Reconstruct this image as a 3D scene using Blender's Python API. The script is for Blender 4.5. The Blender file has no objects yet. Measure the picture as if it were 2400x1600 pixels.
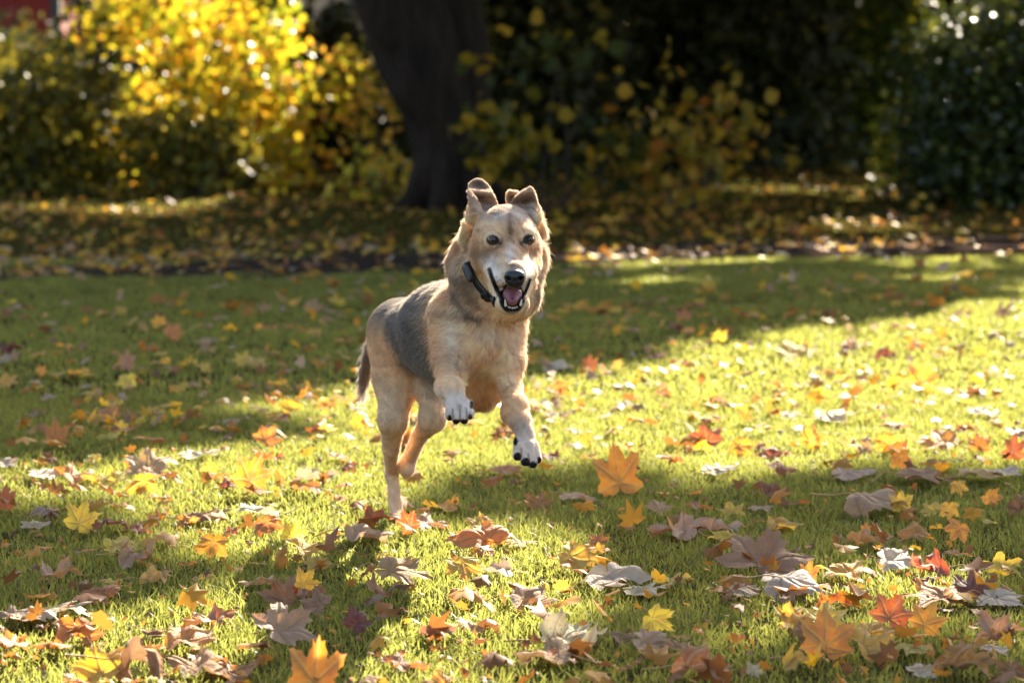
import bpy, math, os, random
import numpy as np
from mathutils import Vector, Matrix

SC = bpy.context.scene
R = math.radians

# ------------------------------------------------------------------ camera, sky, sun, exposure
CAM_H, FPX, PITCH = 1.16, 6667.0, math.atan(600 / 6667.0)
SUN_EL, SUN_AZ = R(29.0), R(17.0)           # the sun stands behind the dog, a little to the right
SUN_DIR = np.array([math.sin(SUN_AZ) * math.cos(SUN_EL), math.cos(SUN_AZ) * math.cos(SUN_EL), math.sin(SUN_EL)])

cam_d = bpy.data.cameras.new('camera')
cam = bpy.data.objects.new('camera', cam_d)
SC.collection.objects.link(cam)
cam.location = (0, 0, CAM_H)
cam.rotation_euler = (R(90) - PITCH, 0, 0)
cam_d.sensor_width = 36.0
cam_d.lens = 36.0 * FPX / 2400.0
cam_d.clip_start, cam_d.clip_end = 0.1, 900
cam_d.dof.use_dof = True
cam_d.dof.focus_distance = 6.65
cam_d.dof.aperture_fstop = 4.2
cam_d.dof.aperture_blades = 0
SC.camera = cam

world = bpy.data.worlds.new('World')
SC.world = world
world.use_nodes = True
_nt = world.node_tree
_bg = _nt.nodes['Background']
_sky = _nt.nodes.new('ShaderNodeTexSky')
_sky.sky_type = 'NISHITA'
_sky.sun_disc = False
_sky.sun_elevation = SUN_EL
_sky.sun_rotation = SUN_AZ
_sky.dust_density = 2.5
_sky.ozone_density = 0.5
_nt.links.new(_sky.outputs[0], _bg.inputs[0])
_bg.inputs[1].default_value = 0.07

sun_d = bpy.data.lights.new('sun', 'SUN')
sun_d.energy = 5.0
sun_d.angle = R(0.53)
sun_d.color = (1.0, 0.88, 0.70)
sun = bpy.data.objects.new('sun', sun_d)
SC.collection.objects.link(sun)
sun.rotation_euler = Vector(SUN_DIR).to_track_quat('Z', 'Y').to_euler()

SC.view_settings.view_transform = 'Standard'
SC.view_settings.look = 'None'
SC.view_settings.exposure = 2.45
SC.view_settings.gamma = 1.0
SC.render.engine = 'CYCLES'
SC.cycles.use_denoising = True
SC.cycles.max_bounces = 8
SC.cycles.transparent_max_bounces = 8
SC.cycles.transmission_bounces = 6
SC.cycles.sample_clamp_indirect = 6.0
SC.cycles_curves.shape = 'RIBBONS'

# ------------------------------------------------------------------ helpers
CP, SP = math.cos(PITCH), math.sin(PITCH)
def ray(px, py):
    """world direction, scaled so that its camera depth is 1 (arrays or numbers; photograph pixels, 2400 wide)"""
    a = (np.asarray(px, float) - 1200) / FPX
    b = -(np.asarray(py, float) - 800) / FPX
    return np.stack([a + 0 * b, CP + SP * b, -SP + CP * b], -1)
def P(px, py, y):
    """the point at world depth y seen at pixel px, py"""
    d = ray(px, py)
    return np.array([0, 0, CAM_H]) + d * (np.asarray(y, float) / d[..., 1])[..., None]
def G(px, py, z=0.0):
    d = ray(px, py)
    return np.array([0, 0, CAM_H]) + d * ((z - CAM_H) / d[..., 2])[..., None]
def pix(p):
    p = np.asarray(p, float)
    y, z = p[..., 1], p[..., 2] - CAM_H
    dep = np.maximum(y * CP - z * SP, 1e-3)
    up = y * SP + z * CP
    return 1200 + FPX * p[..., 0] / dep, 800 - FPX * up / dep

def link(o, parent=None):
    SC.collection.objects.link(o)
    if parent is not None:
        o.parent = parent
    return o
def tag(o, label=None, cat=None, group=None, kind=None):
    if label: o['label'] = label
    if cat: o['category'] = cat
    if group: o['group'] = group
    if kind: o['kind'] = kind
    return o
def empty(name, loc, label, cat, group=None):
    o = bpy.data.objects.new(name, None)
    o.empty_display_size = 0.1
    link(o)
    o.location = loc
    return tag(o, label, cat, group)
def make_mesh(name, V, F=None, tris=None, quads=None, smooth=False, attrs=None, cattrs=None):
    """fast mesh from arrays; tris or quads (n,k) or a list of faces"""
    me = bpy.data.meshes.new(name)
    V = np.asarray(V, np.float32)
    if F is not None:
        me.from_pydata([tuple(v) for v in V.tolist()], [], F)
    else:
        parts = [a for a in (tris, quads) if a is not None and len(a)]
        loops = np.concatenate([a.reshape(-1) for a in parts]).astype(np.int32)
        sizes = np.concatenate([np.full(len(a), a.shape[1], np.int32) for a in parts])
        starts = np.concatenate([[0], np.cumsum(sizes)[:-1]]).astype(np.int32)
        me.vertices.add(len(V)); me.vertices.foreach_set('co', V.reshape(-1))
        me.loops.add(len(loops)); me.loops.foreach_set('vertex_index', loops)
        me.polygons.add(len(sizes)); me.polygons.foreach_set('loop_start', starts)
        me.polygons.foreach_set('loop_total', sizes)
        me.update(calc_edges=True)
        me.validate()
    if smooth:
        me.polygons.foreach_set('use_smooth', np.ones(len(me.polygons), bool))
    for k, a in (attrs or {}).items():
        at = me.attributes.new(k, 'FLOAT', 'POINT'); at.data.foreach_set('value', np.asarray(a, np.float32))
    for k, a in (cattrs or {}).items():
        at = me.attributes.new(k, 'FLOAT_COLOR', 'POINT')
        c = np.ones((len(V), 4), np.float32); c[:, :3] = a
        at.data.foreach_set('color', c.reshape(-1))
    return me
def mobj(name, me, mat, parent=None, loc=None):
    o = bpy.data.objects.new(name, me)
    link(o, parent)
    if mat is not None:
        me.materials.append(mat)
    if loc is not None:
        o.location = loc
    return o
_pv = np.random.RandomState(5).rand(256, 256).astype(np.float32)
def vnoise(x, y, s=1.0, seed=0):
    x = np.asarray(x) * s + seed * 17.31; y = np.asarray(y) * s + seed * 9.77
    xi, yi = np.floor(x).astype(int), np.floor(y).astype(int)
    fx, fy = x - xi, y - yi
    fx = fx * fx * (3 - 2 * fx); fy = fy * fy * (3 - 2 * fy)
    g = lambda i, j: _pv[i & 255, j & 255]
    return (g(xi, yi) * (1 - fx) * (1 - fy) + g(xi + 1, yi) * fx * (1 - fy) + g(xi, yi + 1) * (1 - fx) * fy + g(xi + 1, yi + 1) * fx * fy)
def inpoly(x, y, poly):
    ins = np.zeros(np.shape(x), bool)
    n = len(poly)
    for i in range(n):
        x1, y1 = poly[i]; x2, y2 = poly[(i + 1) % n]
        c = ((y1 > y) != (y2 > y)) & (x < (x2 - x1) * (y - y1) / ((y2 - y1) or 1e-9) + x1)
        ins ^= c
    return ins
def tube_mesh(paths, nseg=10):
    """paths: list of (points, radii) -> V, quads"""
    V, Q = [], []
    base = 0
    for pts, rad in paths:
        pts = np.asarray(pts, float)
        t = np.gradient(pts, axis=0)
        t /= np.linalg.norm(t, axis=1)[:, None] + 1e-9
        a = np.cross(t, [0.31, 0.17, 0.93]); a /= np.linalg.norm(a, axis=1)[:, None] + 1e-9
        b = np.cross(t, a)
        th = np.linspace(0, 2 * math.pi, nseg, endpoint=False)
        ring = pts[:, None] + np.asarray(rad)[:, None, None] * (a[:, None] * np.cos(th)[None, :, None] + b[:, None] * np.sin(th)[None, :, None])
        V.append(ring.reshape(-1, 3))
        n = len(pts)
        i = np.arange(n - 1)[:, None] * nseg + np.arange(nseg)[None]
        j = np.arange(n - 1)[:, None] * nseg + (np.arange(nseg)[None] + 1) % nseg
        Q.append(base + np.stack([i, j, j + nseg, i + nseg], -1).reshape(-1, 4))
        for e in (0, n - 1):   # caps with a centre fan made of quads
            pass
        base += n * nseg
    return np.concatenate(V), np.concatenate(Q)
def spline(pts, n):
    """Catmull-Rom through the points (any number of columns)"""
    p = np.asarray(pts, float)
    p = np.vstack([2 * p[0] - p[1], p, 2 * p[-1] - p[-2]])
    out = []
    for u in np.linspace(0, len(p) - 3 - 1e-6, n):
        i = int(u); f = u - i
        a, b, c, d = p[i:i + 4]
        out.append(0.5 * (2 * b + (c - a) * f + (2 * a - 5 * b + 4 * c - d) * f * f + (3 * b - a - 3 * c + d) * f ** 3))
    return np.array(out)

# ------------------------------------------------------------------ materials
class NM:
    """tiny node-material builder"""
    def __init__(self, name):
        self.m = bpy.data.materials.new(name); self.m.use_nodes = True
        self.t = self.m.node_tree; self.t.nodes.clear()
        self.out = self.n('OutputMaterial')
    def n(self, kind, **kw):
        nd = self.t.nodes.new('ShaderNode' + kind)
        for k, v in kw.items(): setattr(nd, k, v)
        return nd
    def l(self, a, b): self.t.links.new(a, b)
    def val(self, sock, v):
        if hasattr(v, 'is_output') or isinstance(v, bpy.types.NodeSocket): self.l(v, sock)
        else: sock.default_value = v
    def ramp(self, fac, stops, interp='LINEAR'):
        r = self.n('ValToRGB'); r.color_ramp.interpolation = interp
        e = r.color_ramp.elements
        while len(e) < len(stops): e.new(0.5)
        for k, (pos, c) in enumerate(stops):
            e[k].position = pos; e[k].color = (*c, 1)
        self.l(fac, r.inputs[0]); return r.outputs[0]
    def noise(self, scale, detail=3, coord=None, rough=0.5):
        nz = self.n('TexNoise'); nz.inputs['Scale'].default_value = scale; nz.inputs['Detail'].default_value = detail
        nz.inputs['Roughness'].default_value = rough
        if coord is not None: self.l(coord, nz.inputs['Vector'])
        return nz.outputs[0]
    def attr(self, name, out='Fac'):
        a = self.n('Attribute'); a.attribute_name = name; return a.outputs[out]
    def mix(self, fac, a, b, blend='MIX'):
        m = self.n('Mix'); m.data_type = 'RGBA'; m.blend_type = blend
        self.val(m.inputs[0], fac)
        for s, v in ((m.inputs[6], a), (m.inputs[7], b)):
            if isinstance(v, tuple): s.default_value = (*v, 1)
            else: self.l(v, s)
        return m.outputs[2]
    def math(self, op, a, b=0.0):
        m = self.n('Math'); m.operation = op
        self.val(m.inputs[0], a); self.val(m.inputs[1], b); return m.outputs[0]
    def bump(self, h, strength, dist):
        b = self.n('Bump'); b.inputs['Strength'].default_value = strength; b.inputs['Distance'].default_value = dist
        self.l(h, b.inputs['Height']); return b.outputs[0]
    def bsdf(self, col, rough=0.6, spec=0.5, normal=None, coat=0.0):
        p = self.n('BsdfPrincipled')
        if isinstance(col, tuple): p.inputs['Base Color'].default_value = (*col, 1)
        else: self.l(col, p.inputs['Base Color'])
        self.val(p.inputs['Roughness'], rough); p.inputs['Specular IOR Level'].default_value = spec
        p.inputs['Coat Weight'].default_value = coat
        if normal is not None: self.l(normal, p.inputs['Normal'])
        return p.outputs[0]
    def leafy(self, col, tcol, trans=0.5, rough=0.45, spec=0.5, normal=None):
        """reflecting face plus light coming through from behind"""
        a = self.bsdf(col, rough, spec, normal)
        t = self.n('BsdfTranslucent')
        if isinstance(tcol, tuple): t.inputs[0].default_value = (*tcol, 1)
        else: self.l(tcol, t.inputs[0])
        m = self.n('MixShader'); self.val(m.inputs[0], trans); self.l(a, m.inputs[1]); self.l(t.outputs[0], m.inputs[2])
        return m.outputs[0]
    def done(self, sh):
        self.l(sh, self.out.inputs[0]); return self.m
    def obj(self): return self.n('TexCoord').outputs['Object']
    def geo(self, o): return self.n('NewGeometry').outputs[o]
def simple(name, col, rough=0.6, spec=0.5, coat=0.0):
    k = NM(name); return k.done(k.bsdf(col, rough, spec, None, coat))
# ------------------------------------------------------------------ light and shade on the lawn: which sun rays the tree crowns let through
LIT = [  # polygons in photograph pixels on the ground, later ones win, with the share of sun let through
    ([(-900, 1120), (3300, 1120), (3300, 1345), (-900, 1345)], 0.32),
    ([(-900, 1330), (3300, 1330), (3300, 2200), (-900, 2200)], 0.38),
    ([(330, 1120), (1020, 1120), (1250, 1180), (1360, 1300), (1330, 1500), (1500, 2300), (-500, 2300), (-50, 1620), (200, 1400)], 0.995),
    ([(-900, 1140), (380, 1150), (300, 1270), (-900, 1270)], 0.2),
    ([(1380, 1345), (2000, 1320), (2900, 1290), (2900, 2300), (1500, 2300)], 0.66),
    # the dark band behind the dog
    ([(-1200, 640), (3500, 560), (3500, 1000), (-1200, 1150)], 0.04),
    ([(1300, 655), (1850, 650), (1850, 690), (1300, 695)], 0.6),
    ([(2150, 640), (2420, 620), (2420, 740), (2150, 760)], 0.45),
    ([(1240, 735), (1700, 760), (2400, 700), (2400, 760), (1700, 800), (1240, 850)], 0.30),
    ([(200, 705), (380, 700), (380, 735), (200, 740)], 0.30),
    ([(600, 760), (950, 740), (950, 800), (640, 800)], 0.22),
    # the bright band across the picture
    ([(-900, 1150), (-900, 1100), (0, 1085), (400, 1015), (700, 925), (900, 855), (1230, 860), (1500, 805), (1900, 790), (2200, 740),
      (2400, 690), (3300, 560), (3300, 1080), (2000, 1075), (1700, 1100), (1500, 1135), (1240, 1180), (600, 1160)], 1.0),
    # beyond the path
    ([(-1500, 300), (3600, 300), (3600, 580), (1700, 590), (1100, 610), (0, 650), (-1500, 700)], 0.10),
    ([(1350, 600), (1550, 590), (1900, 566), (3000, 545), (3000, 640), (2300, 640), (1850, 622), (1350, 632)], 0.75),
    ([(-1500, 455), (0, 452), (420, 432), (700, 412), (950, 385), (960, 432), (700, 462), (380, 500), (0, 490), (-1500, 500)], 1.0),
    ([(540, 508), (770, 500), (770, 550), (540, 555)], 0.85),
    ([(100, 560), (520, 540), (520, 585), (100, 640)], 0.35),
    ([(1900, 520), (2030, 520), (2030, 548), (1900, 548)], 1.0),
    ([(1960, 505), (2900, 495), (2900, 548), (1960, 540)], 1.0),
    ([(1600, 380), (1680, 395), (1760, 380), (2170, 375), (2150, 452), (2080, 470), (1780, 452), (1640, 450)], 0.7),
    ([(-1500, 200), (-1500, 430), (3600, 365), (3600, 200)], 0.9),
]
def lit_at(x, y):
    """share of sun reaching ground point x, y"""
    wx = x + (vnoise(x, y, 0.9, 1) - .5) * .9 + (vnoise(x, y, 3.1, 2) - .5) * .30
    wy = y + ((vnoise(x, y, 0.8, 3) - .5) * 1.0 + (vnoise(x, y, 3.0, 4) - .5) * .35) * np.clip(y / 9.0, .5, 2.2)
    wy = np.maximum(wy, 2.2)
    px, py = pix(np.stack([wx, wy, 0 * wx], -1))
    v = np.full(np.shape(x), 0.5)
    for poly, val in LIT:
        v[inpoly(px, py, poly)] = val
    # dappling: inside half shaded parts the light falls in patches
    d = vnoise(x + y * .2, y * .75, 1.5, 31) * .55 + vnoise(x, y, 4.2, 32) * .45
    half = (v > .12) & (v < .9)
    t = np.clip((v + .5 - d - .5) / .22 + .5, 0, 1)
    return np.where(half, .06 + .80 * t, v)

def leaf_cards(C, size, N=None, rs=None, fold=0.25):
    """pointed six-sided leaves folded along the midrib; C centres (n,3), size (n,), returns V, quads (two per leaf)"""
    n = len(C)
    a = rs.normal(size=(n, 3)); a /= np.linalg.norm(a, axis=1)[:, None]
    if N is None:
        b = rs.normal(size=(n, 3))
    else:
        b = np.cross(N, a)
    b -= (a * b).sum(1)[:, None] * a; b /= np.linalg.norm(b, axis=1)[:, None] + 1e-9
    c = np.cross(a, b)
    s = np.asarray(size)[:, None]
    p = []
    for (u, v, w) in ((-.5, 0, 0), (.5, 0, .04), (-.12, .46, fold), (.22, .40, fold * .8), (-.12, -.46, fold), (.22, -.40, fold * .8)):
        p.append(C + s * (a * u + b * v + c * w * .6))
    V = np.stack(p, 1).reshape(-1, 3)
    o = np.arange(n)[:, None] * 6
    Q = np.concatenate([o + np.array([[0, 1, 3, 2]]), o + np.array([[0, 4, 5, 1]])], 0)
    return V, Q

def foliage_mat(name, stops, trans=0.5, rough=0.42, spec=0.5, tboost=1.0):
    k = NM(name)
    c = k.ramp(k.attr('rnd'), stops)
    t = k.ramp(k.attr('rnd'), [(p, tuple(min(1.0, q * tboost) for q in cc)) for p, cc in stops])
    return k.done(k.leafy(c, t, trans, rough, spec))

def bark_mat(name, c1, c2, scale=1.0):
    k = NM(name); co = k.obj()
    mp = k.n('Mapping'); mp.inputs['Scale'].default_value = (9 * scale, 9 * scale, 1.6 * scale); k.l(co, mp.inputs[0])
    nz = k.noise(1.5, 6, mp.outputs[0], 0.65)
    return k.done(k.bsdf(k.ramp(nz, [(0.3, c1), (0.7, c2)]), 0.9, 0.2, k.bump(nz, 1.0, 0.06)))
M_BARK = bark_mat('bark_dark', (0.007, 0.005, 0.0035), (0.040, 0.024, 0.015))
M_TWIG = bark_mat('twig_bark', (0.05, 0.035, 0.025), (0.12, 0.09, 0.06), 3)
YEL = [(0, (0.08, 0.12, 0.012)), (0.3, (0.32, 0.36, 0.02)), (0.55, (0.66, 0.48, 0.025)), (0.8, (0.68, 0.33, 0.02)), (0.95, (0.42, 0.15, 0.02)), (1, (0.2, 0.09, 0.03))]
M_YEL = foliage_mat('yellow_maple_leaves', YEL, 0.6, 0.35, 0.5)
M_YGR = foliage_mat('yellow_green_leaves', [(0, (0.04, 0.07, 0.012)), (0.4, (0.13, 0.16, 0.018)), (0.8, (0.55, 0.45, 0.03)), (1, (0.65, 0.35, 0.04))], 0.5, 0.4, 0.4)
M_OLV = foliage_mat('olive_leaves', [(0, (0.025, 0.026, 0.006)), (0.55, (0.12, 0.11, 0.014)), (0.8, (0.28, 0.22, 0.02)), (1, (0.45, 0.28, 0.03))], 0.45, 0.5, 0.25)
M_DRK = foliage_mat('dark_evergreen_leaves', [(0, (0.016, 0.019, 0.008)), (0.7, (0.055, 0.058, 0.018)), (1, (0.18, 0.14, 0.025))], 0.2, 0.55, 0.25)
M_GLS = foliage_mat('glossy_holly_leaves', [(0, (0.018, 0.026, 0.008)), (0.7, (0.055, 0.068, 0.015)), (1, (0.24, 0.24, 0.03))], 0.25, 0.27, 0.42)
M_RST = foliage_mat('rusty_leaves', [(0, (0.16, 0.15, 0.02)), (0.4, (0.45, 0.28, 0.03)), (0.8, (0.55, 0.22, 0.04)), (1, (0.35, 0.10, 0.03))], 0.5, 0.4, 0.4)

M_SAP = foliage_mat('shaded_maple_leaves', [(0, (0.02, 0.032, 0.008)), (0.45, (0.06, 0.07, 0.010)), (0.62, (0.26, 0.18, 0.012)), (1, (0.50, 0.27, 0.02))], 0.45, 0.5, 0.2)  # leaf colours darkened to carry the sapling's shade
M_RST2 = foliage_mat('shaded_rusty_leaves', [(0, (0.04, 0.05, 0.01)), (0.3, (0.20, 0.15, 0.015)), (0.6, (0.42, 0.25, 0.02)), (1, (0.36, 0.12, 0.02))], 0.45, 0.5, 0.2)  # dimmer copy of the rusty ramp, shade put into its colours
def stems(base, tips, r0, wob=0.12, rs=None, n=7):
    out = []
    for t in tips:
        t = np.asarray(t, float); m = (base * .55 + t * .45); m[2] = base[2] + (t[2] - base[2]) * .35
        m[:2] = base[:2] + (t[:2] - base[:2]) * .25
        p = spline([base, m + rs.normal(size=3) * wob, t], n)
        out.append((p, np.linspace(r0, r0 * .22, n)))
    return out

def bush(name, label, cat, px0, px1, py0, py1, y, mat, nclump, nleaf, lsize, seed, depth=1.6, spread=0.22, rshape=0.0,
         group=None, nstem=9, r0=0.035, gap=0.0, rbias=None, ztop=None):
    """a plant filling the photograph's rectangle at distance y, foliage made of clumps of single leaves"""
    rs = np.random.RandomState(seed)
    a, b = P(px0, py1, y), P(px1, py0, y)
    x0, x1, z0, z1 = a[0], b[0], max(a[2], 0.02), b[2] if ztop is None else ztop
    cx, hw, hz = (x0 + x1) / 2, (x1 - x0) / 2, z1 - z0
    C = []
    while len(C) < nclump:
        u = rs.uniform(-1, 1, 3); u[2] = rs.uniform(0, 1)
        e = (abs(u[0]) ** 2.4 + abs(u[1]) ** 2.2)
        lim = 1.0 - rshape * abs(u[2] * 2 - .7) ** 2
        if e > max(lim, 0.05): continue
        if u[2] > .78 and rs.rand() < (u[2] - .78) * 4 * e: continue
        q = np.array([cx + u[0] * hw, y + u[1] * depth * .5, z0 + u[2] * hz])
        if gap and vnoise(q[0] + q[1] * .6, q[2], 1.9, seed) < gap: continue
        C.append(q)
    C = np.array(C)
    L = (C[:, None] + rs.normal(size=(nclump, nleaf, 3)) * spread).reshape(-1, 3)
    L[:, 2] = np.maximum(L[:, 2], 0.04)
    rn = np.clip(np.repeat(rs.rand(nclump), nleaf) * .55 + rs.rand(len(L)) * .45, 0, 1)
    if rbias is not None:
        rn = np.clip(rn + rbias, 0, 1)
    sz = lsize * rs.uniform(.65, 1.25, len(L))
    V, Q = leaf_cards(L, sz, None, rs)
    base = np.array([cx, y, -0.05])
    root = empty(name, base, label, cat, group)
    fo = mobj('foliage', make_mesh('foliage', V - base, quads=Q, attrs={'rnd': np.repeat(rn, 6)}), mat, root)
    tips = C[rs.choice(len(C), nstem, replace=False)]
    bs = [(np.array([cx + rs.uniform(-.25, .25) * hw, y + rs.uniform(-.2, .2), -0.05]), t) for t in tips]
    paths = []
    for b_, t in bs: paths += stems(b_, [t], r0, 0.08, rs)
    TV, TQ = tube_mesh(paths, 6)
    mobj('stem', make_mesh('stem', TV - base, quads=TQ, smooth=True), M_TWIG, root)
    return root

# ------------------------------------------------------------------ ground
def ground_h(x, y):
    near = np.clip((y - 2) / 4, 0, 1)
    return ((vnoise(x, y, 0.7, 6) - .5) * .035 + (vnoise(x, y, 2.3, 7) - .5) * .02) * near
gx = np.concatenate([[-400, -120, -40], np.linspace(-14, 14, 113), [40, 120, 400]])
gy = np.concatenate([[-60, -8, 0], np.linspace(2, 24, 90), np.linspace(25, 60, 40), [90, 200, 700]])
GX, GY = np.meshgrid(gx, gy, indexing='ij')
GV = np.stack([GX, GY, ground_h(GX, GY)], -1).reshape(-1, 3)
nx, ny = len(gx), len(gy)
ii = (np.arange(nx - 1)[:, None] * ny + np.arange(ny - 1)[None]).reshape(-1)
GQ = np.stack([ii, ii + ny, ii + ny + 1, ii + 1], -1)
k = NM('lawn_soil'); co = k.obj()
n1 = k.noise(1.3, 5, co); n2 = k.noise(26, 5, co, .7)
c = k.mix(n2, (0.012, 0.015, 0.006), (0.045, 0.045, 0.018))
c = k.mix(k.math('MULTIPLY', n1, 0.5), c, (0.09, 0.06, 0.028))
# beyond the path the lawn is old leaf litter
sep = k.n('SeparateXYZ'); k.l(co, sep.inputs[0])
far = k.n('MapRange'); far.inputs[1].default_value = 18.5; far.inputs[2].default_value = 21.5; k.l(sep.outputs[1], far.inputs[0])
litter = k.ramp(k.noise(5, 6, co, .7), [(0.38, (0.030, 0.036, 0.010)), (0.52, (0.055, 0.036, 0.007)), (0.64, (0.11, 0.062, 0.006)), (0.78, (0.20, 0.11, 0.008))])
c = k.mix(k.math('MULTIPLY', far.outputs[0], 0.75), c, litter)
M_SOIL = k.done(k.bsdf(c, 1.0, 0.0, k.bump(n2, 0.8, 0.02)))
ground = tag(mobj('lawn_ground', make_mesh('lawn_ground', GV, quads=GQ, smooth=True), M_SOIL), kind='structure')

# the narrow tarmac path crossing behind the lawn
def path_y(x):   # near edge, far edge
    return 17.9 + x * 0.50, 19.9 + x * 0.56
xs = np.linspace(-9, 9, 181)
PV, PQ = [], []
for x in xs:
    a, b = path_y(x)
    for f in np.linspace(0, 1, 6):
        yy = a + (b - a) * f + (.5 * (float(vnoise(np.array(x), np.array(f * 3.), 1.7, 51)) - .5) + .25 * (float(vnoise(np.array(x), np.array(f * 3.), 6, 52)) - .5) if f in (0, 1) else 0)
        PV.append((x, yy, float(ground_h(np.array(x), np.array(yy))) + .012 + .02 * math.sin(f * math.pi)))
PV = np.array(PV)
ii = (np.arange(180)[:, None] * 6 + np.arange(5)[None]).reshape(-1)
k = NM('path_gravel'); co = k.obj(); nz = k.noise(60, 5, co, .7)
M_PATH = k.done(k.bsdf(k.ramp(nz, [(0.3, (0.018, 0.013, 0.011)), (0.7, (0.050, 0.036, 0.028))]), 1.0, 0.0, k.bump(nz, .6, .01)))
tag(mobj('path', make_mesh('path', PV, quads=np.stack([ii, ii + 6, ii + 7, ii + 1], -1), smooth=True), M_PATH), kind='structure')

# ------------------------------------------------------------------ the old tree: trunk, limbs and the crown that shades the lawn
rs = np.random.RandomState(11)
TY = 27.0
base = P(1062, 482, TY); base[2] = -0.1
tree = empty('park_tree', base, 'old dark forked tree trunk leaning left behind the dog, its crown above the photo', 'tree')
def tp(px, py, y=TY): return P(px, py, y)
left = [(*base, .40), (*tp(1060, 400), .33), (*tp(1040, 300), .34), (*tp(1006, 200), .37), (*tp(974, 100), .40), (*tp(938, 0), .42), (*tp(870, -150), .38), (*tp(800, -420), .34), (*tp(720, -900), .27), (*tp(640, -1400), .17)]
right = [(*(base + [.12, .1, 0]), .34), (*tp(1098, 380, TY + .1), .24), (*tp(1090, 250, TY + .15), .26), (*tp(1076, 100, TY + .2), .28), (*tp(1060, -50, TY + .2), .28), (*tp(1090, -400, TY + .2), .25), (*tp(1150, -900, TY + .3), .2), (*tp(1230, -1500, TY + .3), .13)]
paths = []
for br in (left, right):
    s = spline(br, 46)
    paths.append((s[:, :3], s[:, 3]))
# root flare
for a in np.linspace(0, 2 * math.pi, 8)[:-1]:
    d = np.array([math.cos(a), math.sin(a), 0])
    paths.append((spline([base + d * .60 + [0, 0, .0], base + d * .38 + [0, 0, .2], base + d * .12 + [0, 0, .7]], 8), np.linspace(.07, .2, 8)))
TV, TQ = tube_mesh(paths, 28)
nz = (vnoise(TV[:, 0] * 7 + TV[:, 1] * 7, TV[:, 2] * 1.2, 1, 3) - .5) * .09
TV = TV + nz[:, None] * rs.normal(size=(len(TV), 1)) * 0 + np.stack([nz, nz, 0 * nz], -1)
mobj('trunk', make_mesh('trunk', TV - base, quads=TQ, smooth=True), M_BARK, tree)

# crown leaves: every clump shades the patch of lawn that the photograph shows in shade
cand = 110000
gxx = rs.uniform(-9, 9, cand); gyy = rs.uniform(3.2, 42, cand)
w_ok = np.abs(gxx) < 1.6 + gyy * .26
gxx, gyy = gxx[w_ok], gyy[w_ok]
shade = 1 - lit_at(gxx, gyy)
cover = -np.log(np.clip(1 - shade, .015, 1))
keep = rs.rand(len(gxx)) < cover * np.where(gyy > 19, 1.3, 1.0) / 4.2
gxx, gyy, shade = gxx[keep], gyy[keep], shade[keep]
hlo = np.interp(gyy, [3, 10, 14, 22, 30, 42], [7.0, 5.6, 4.6, 4.0, 3.8, 3.8]); hhi = hlo + np.interp(gyy, [3, 12, 30, 42], [6.0, 7.0, 6.0, 3.5])
h = rs.uniform(hlo, hhi)
CC = np.stack([gxx, gyy, 0 * gxx], -1) + SUN_DIR * (h / SUN_DIR[2])[:, None]
ncl = 3
CL = (CC[:, None] + rs.normal(size=(len(CC), ncl, 3)) * .07).reshape(-1, 3)
sz = rs.uniform(.16, .26, len(CL))
NN = np.tile(SUN_DIR, (len(CL), 1)) + rs.normal(size=(len(CL), 3)) * .6
V, Q = leaf_cards(CL, sz, NN, rs, 0.15)
mobj('crown', make_mesh('crown', V - base, quads=Q, attrs={'rnd': np.repeat(rs.rand(len(CL)), 6)}), foliage_mat('crown_leaves', YEL, 0.14, .5, .3), tree)
lp = []
for t in CC[rs.choice(len(CC), 60, replace=False)]:
    src = paths[rs.randint(2)][0][rs.randint(30, 44)]
    m = src * .5 + t * .5; m[2] = max(src[2], t[2]) * .5 + min(src[2], t[2]) * .5 + .4
    s = spline([src, m, t], 12)
    gs = s - SUN_DIR * (s[:, 2:3] / SUN_DIR[2])
    if s[:, 2].min() > 3.4 and lit_at(gs[:, 0], gs[:, 1]).mean() < .45 and not ((np.abs(gs[:, 0] + .3) < .9) & (gs[:, 1] > 4.6) & (gs[:, 1] < 8)).any(): lp.append((s, np.linspace(.10, .02, 12)))
TV, TQ = tube_mesh(lp, 8)
mobj('limb', make_mesh('limb', TV - base, quads=TQ, smooth=True), M_BARK, tree)

# ------------------------------------------------------------------ shrubs and hedges behind the lawn
bush('maple_bush', 'large bright yellow maple bush glowing in the sun left of the old trunk', 'bush', 190, 715, -60, 425, 32.0, M_YEL, 330, 15, .105, 21, depth=2.8, spread=.17, rshape=.25, nstem=14, gap=.45)
bush('olive_bush', 'dull olive green bush at the left edge beside the yellow maple bush', 'bush', -160, 290, 135, 442, 31.0, M_OLV, 260, 16, .11, 22, depth=2.4, spread=.2, rshape=.2, nstem=12)
bush('pale_shrub', 'pale sunlit shrub top in the upper left corner under the red wall', 'bush', -120, 190, 112, 440, 34.5, M_YGR, 190, 14, .12, 23, depth=1.6, spread=.16, rbias=.25, rshape=.2)
bush('added_understory_bush', 'dark green undergrowth added to darken the foot of the yellow maple bush', 'bush', 200, 640, 300, 442, 30.3, M_OLV, 110, 12, .11, 24, depth=.8, spread=.18, rbias=.05, gap=.45)  # added bush, stands in for the maple bush's shaded lower part
bush('speckled_shrub', 'loose yellow and green speckled shrub just left of the old trunk', 'bush', 765, 925, 120, 400, 33.0, M_YGR, 36, 6, .12, 25, depth=1.2, spread=.17, gap=.52, rbias=.35)
bush('low_shrub', 'low golden shrub at the foot of the old trunk, on its left', 'bush', 815, 965, 375, 462, 28.4, M_YGR, 15, 7, .11, 26, depth=.8, spread=.16, rbias=.3, nstem=6, r0=.012)
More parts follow.
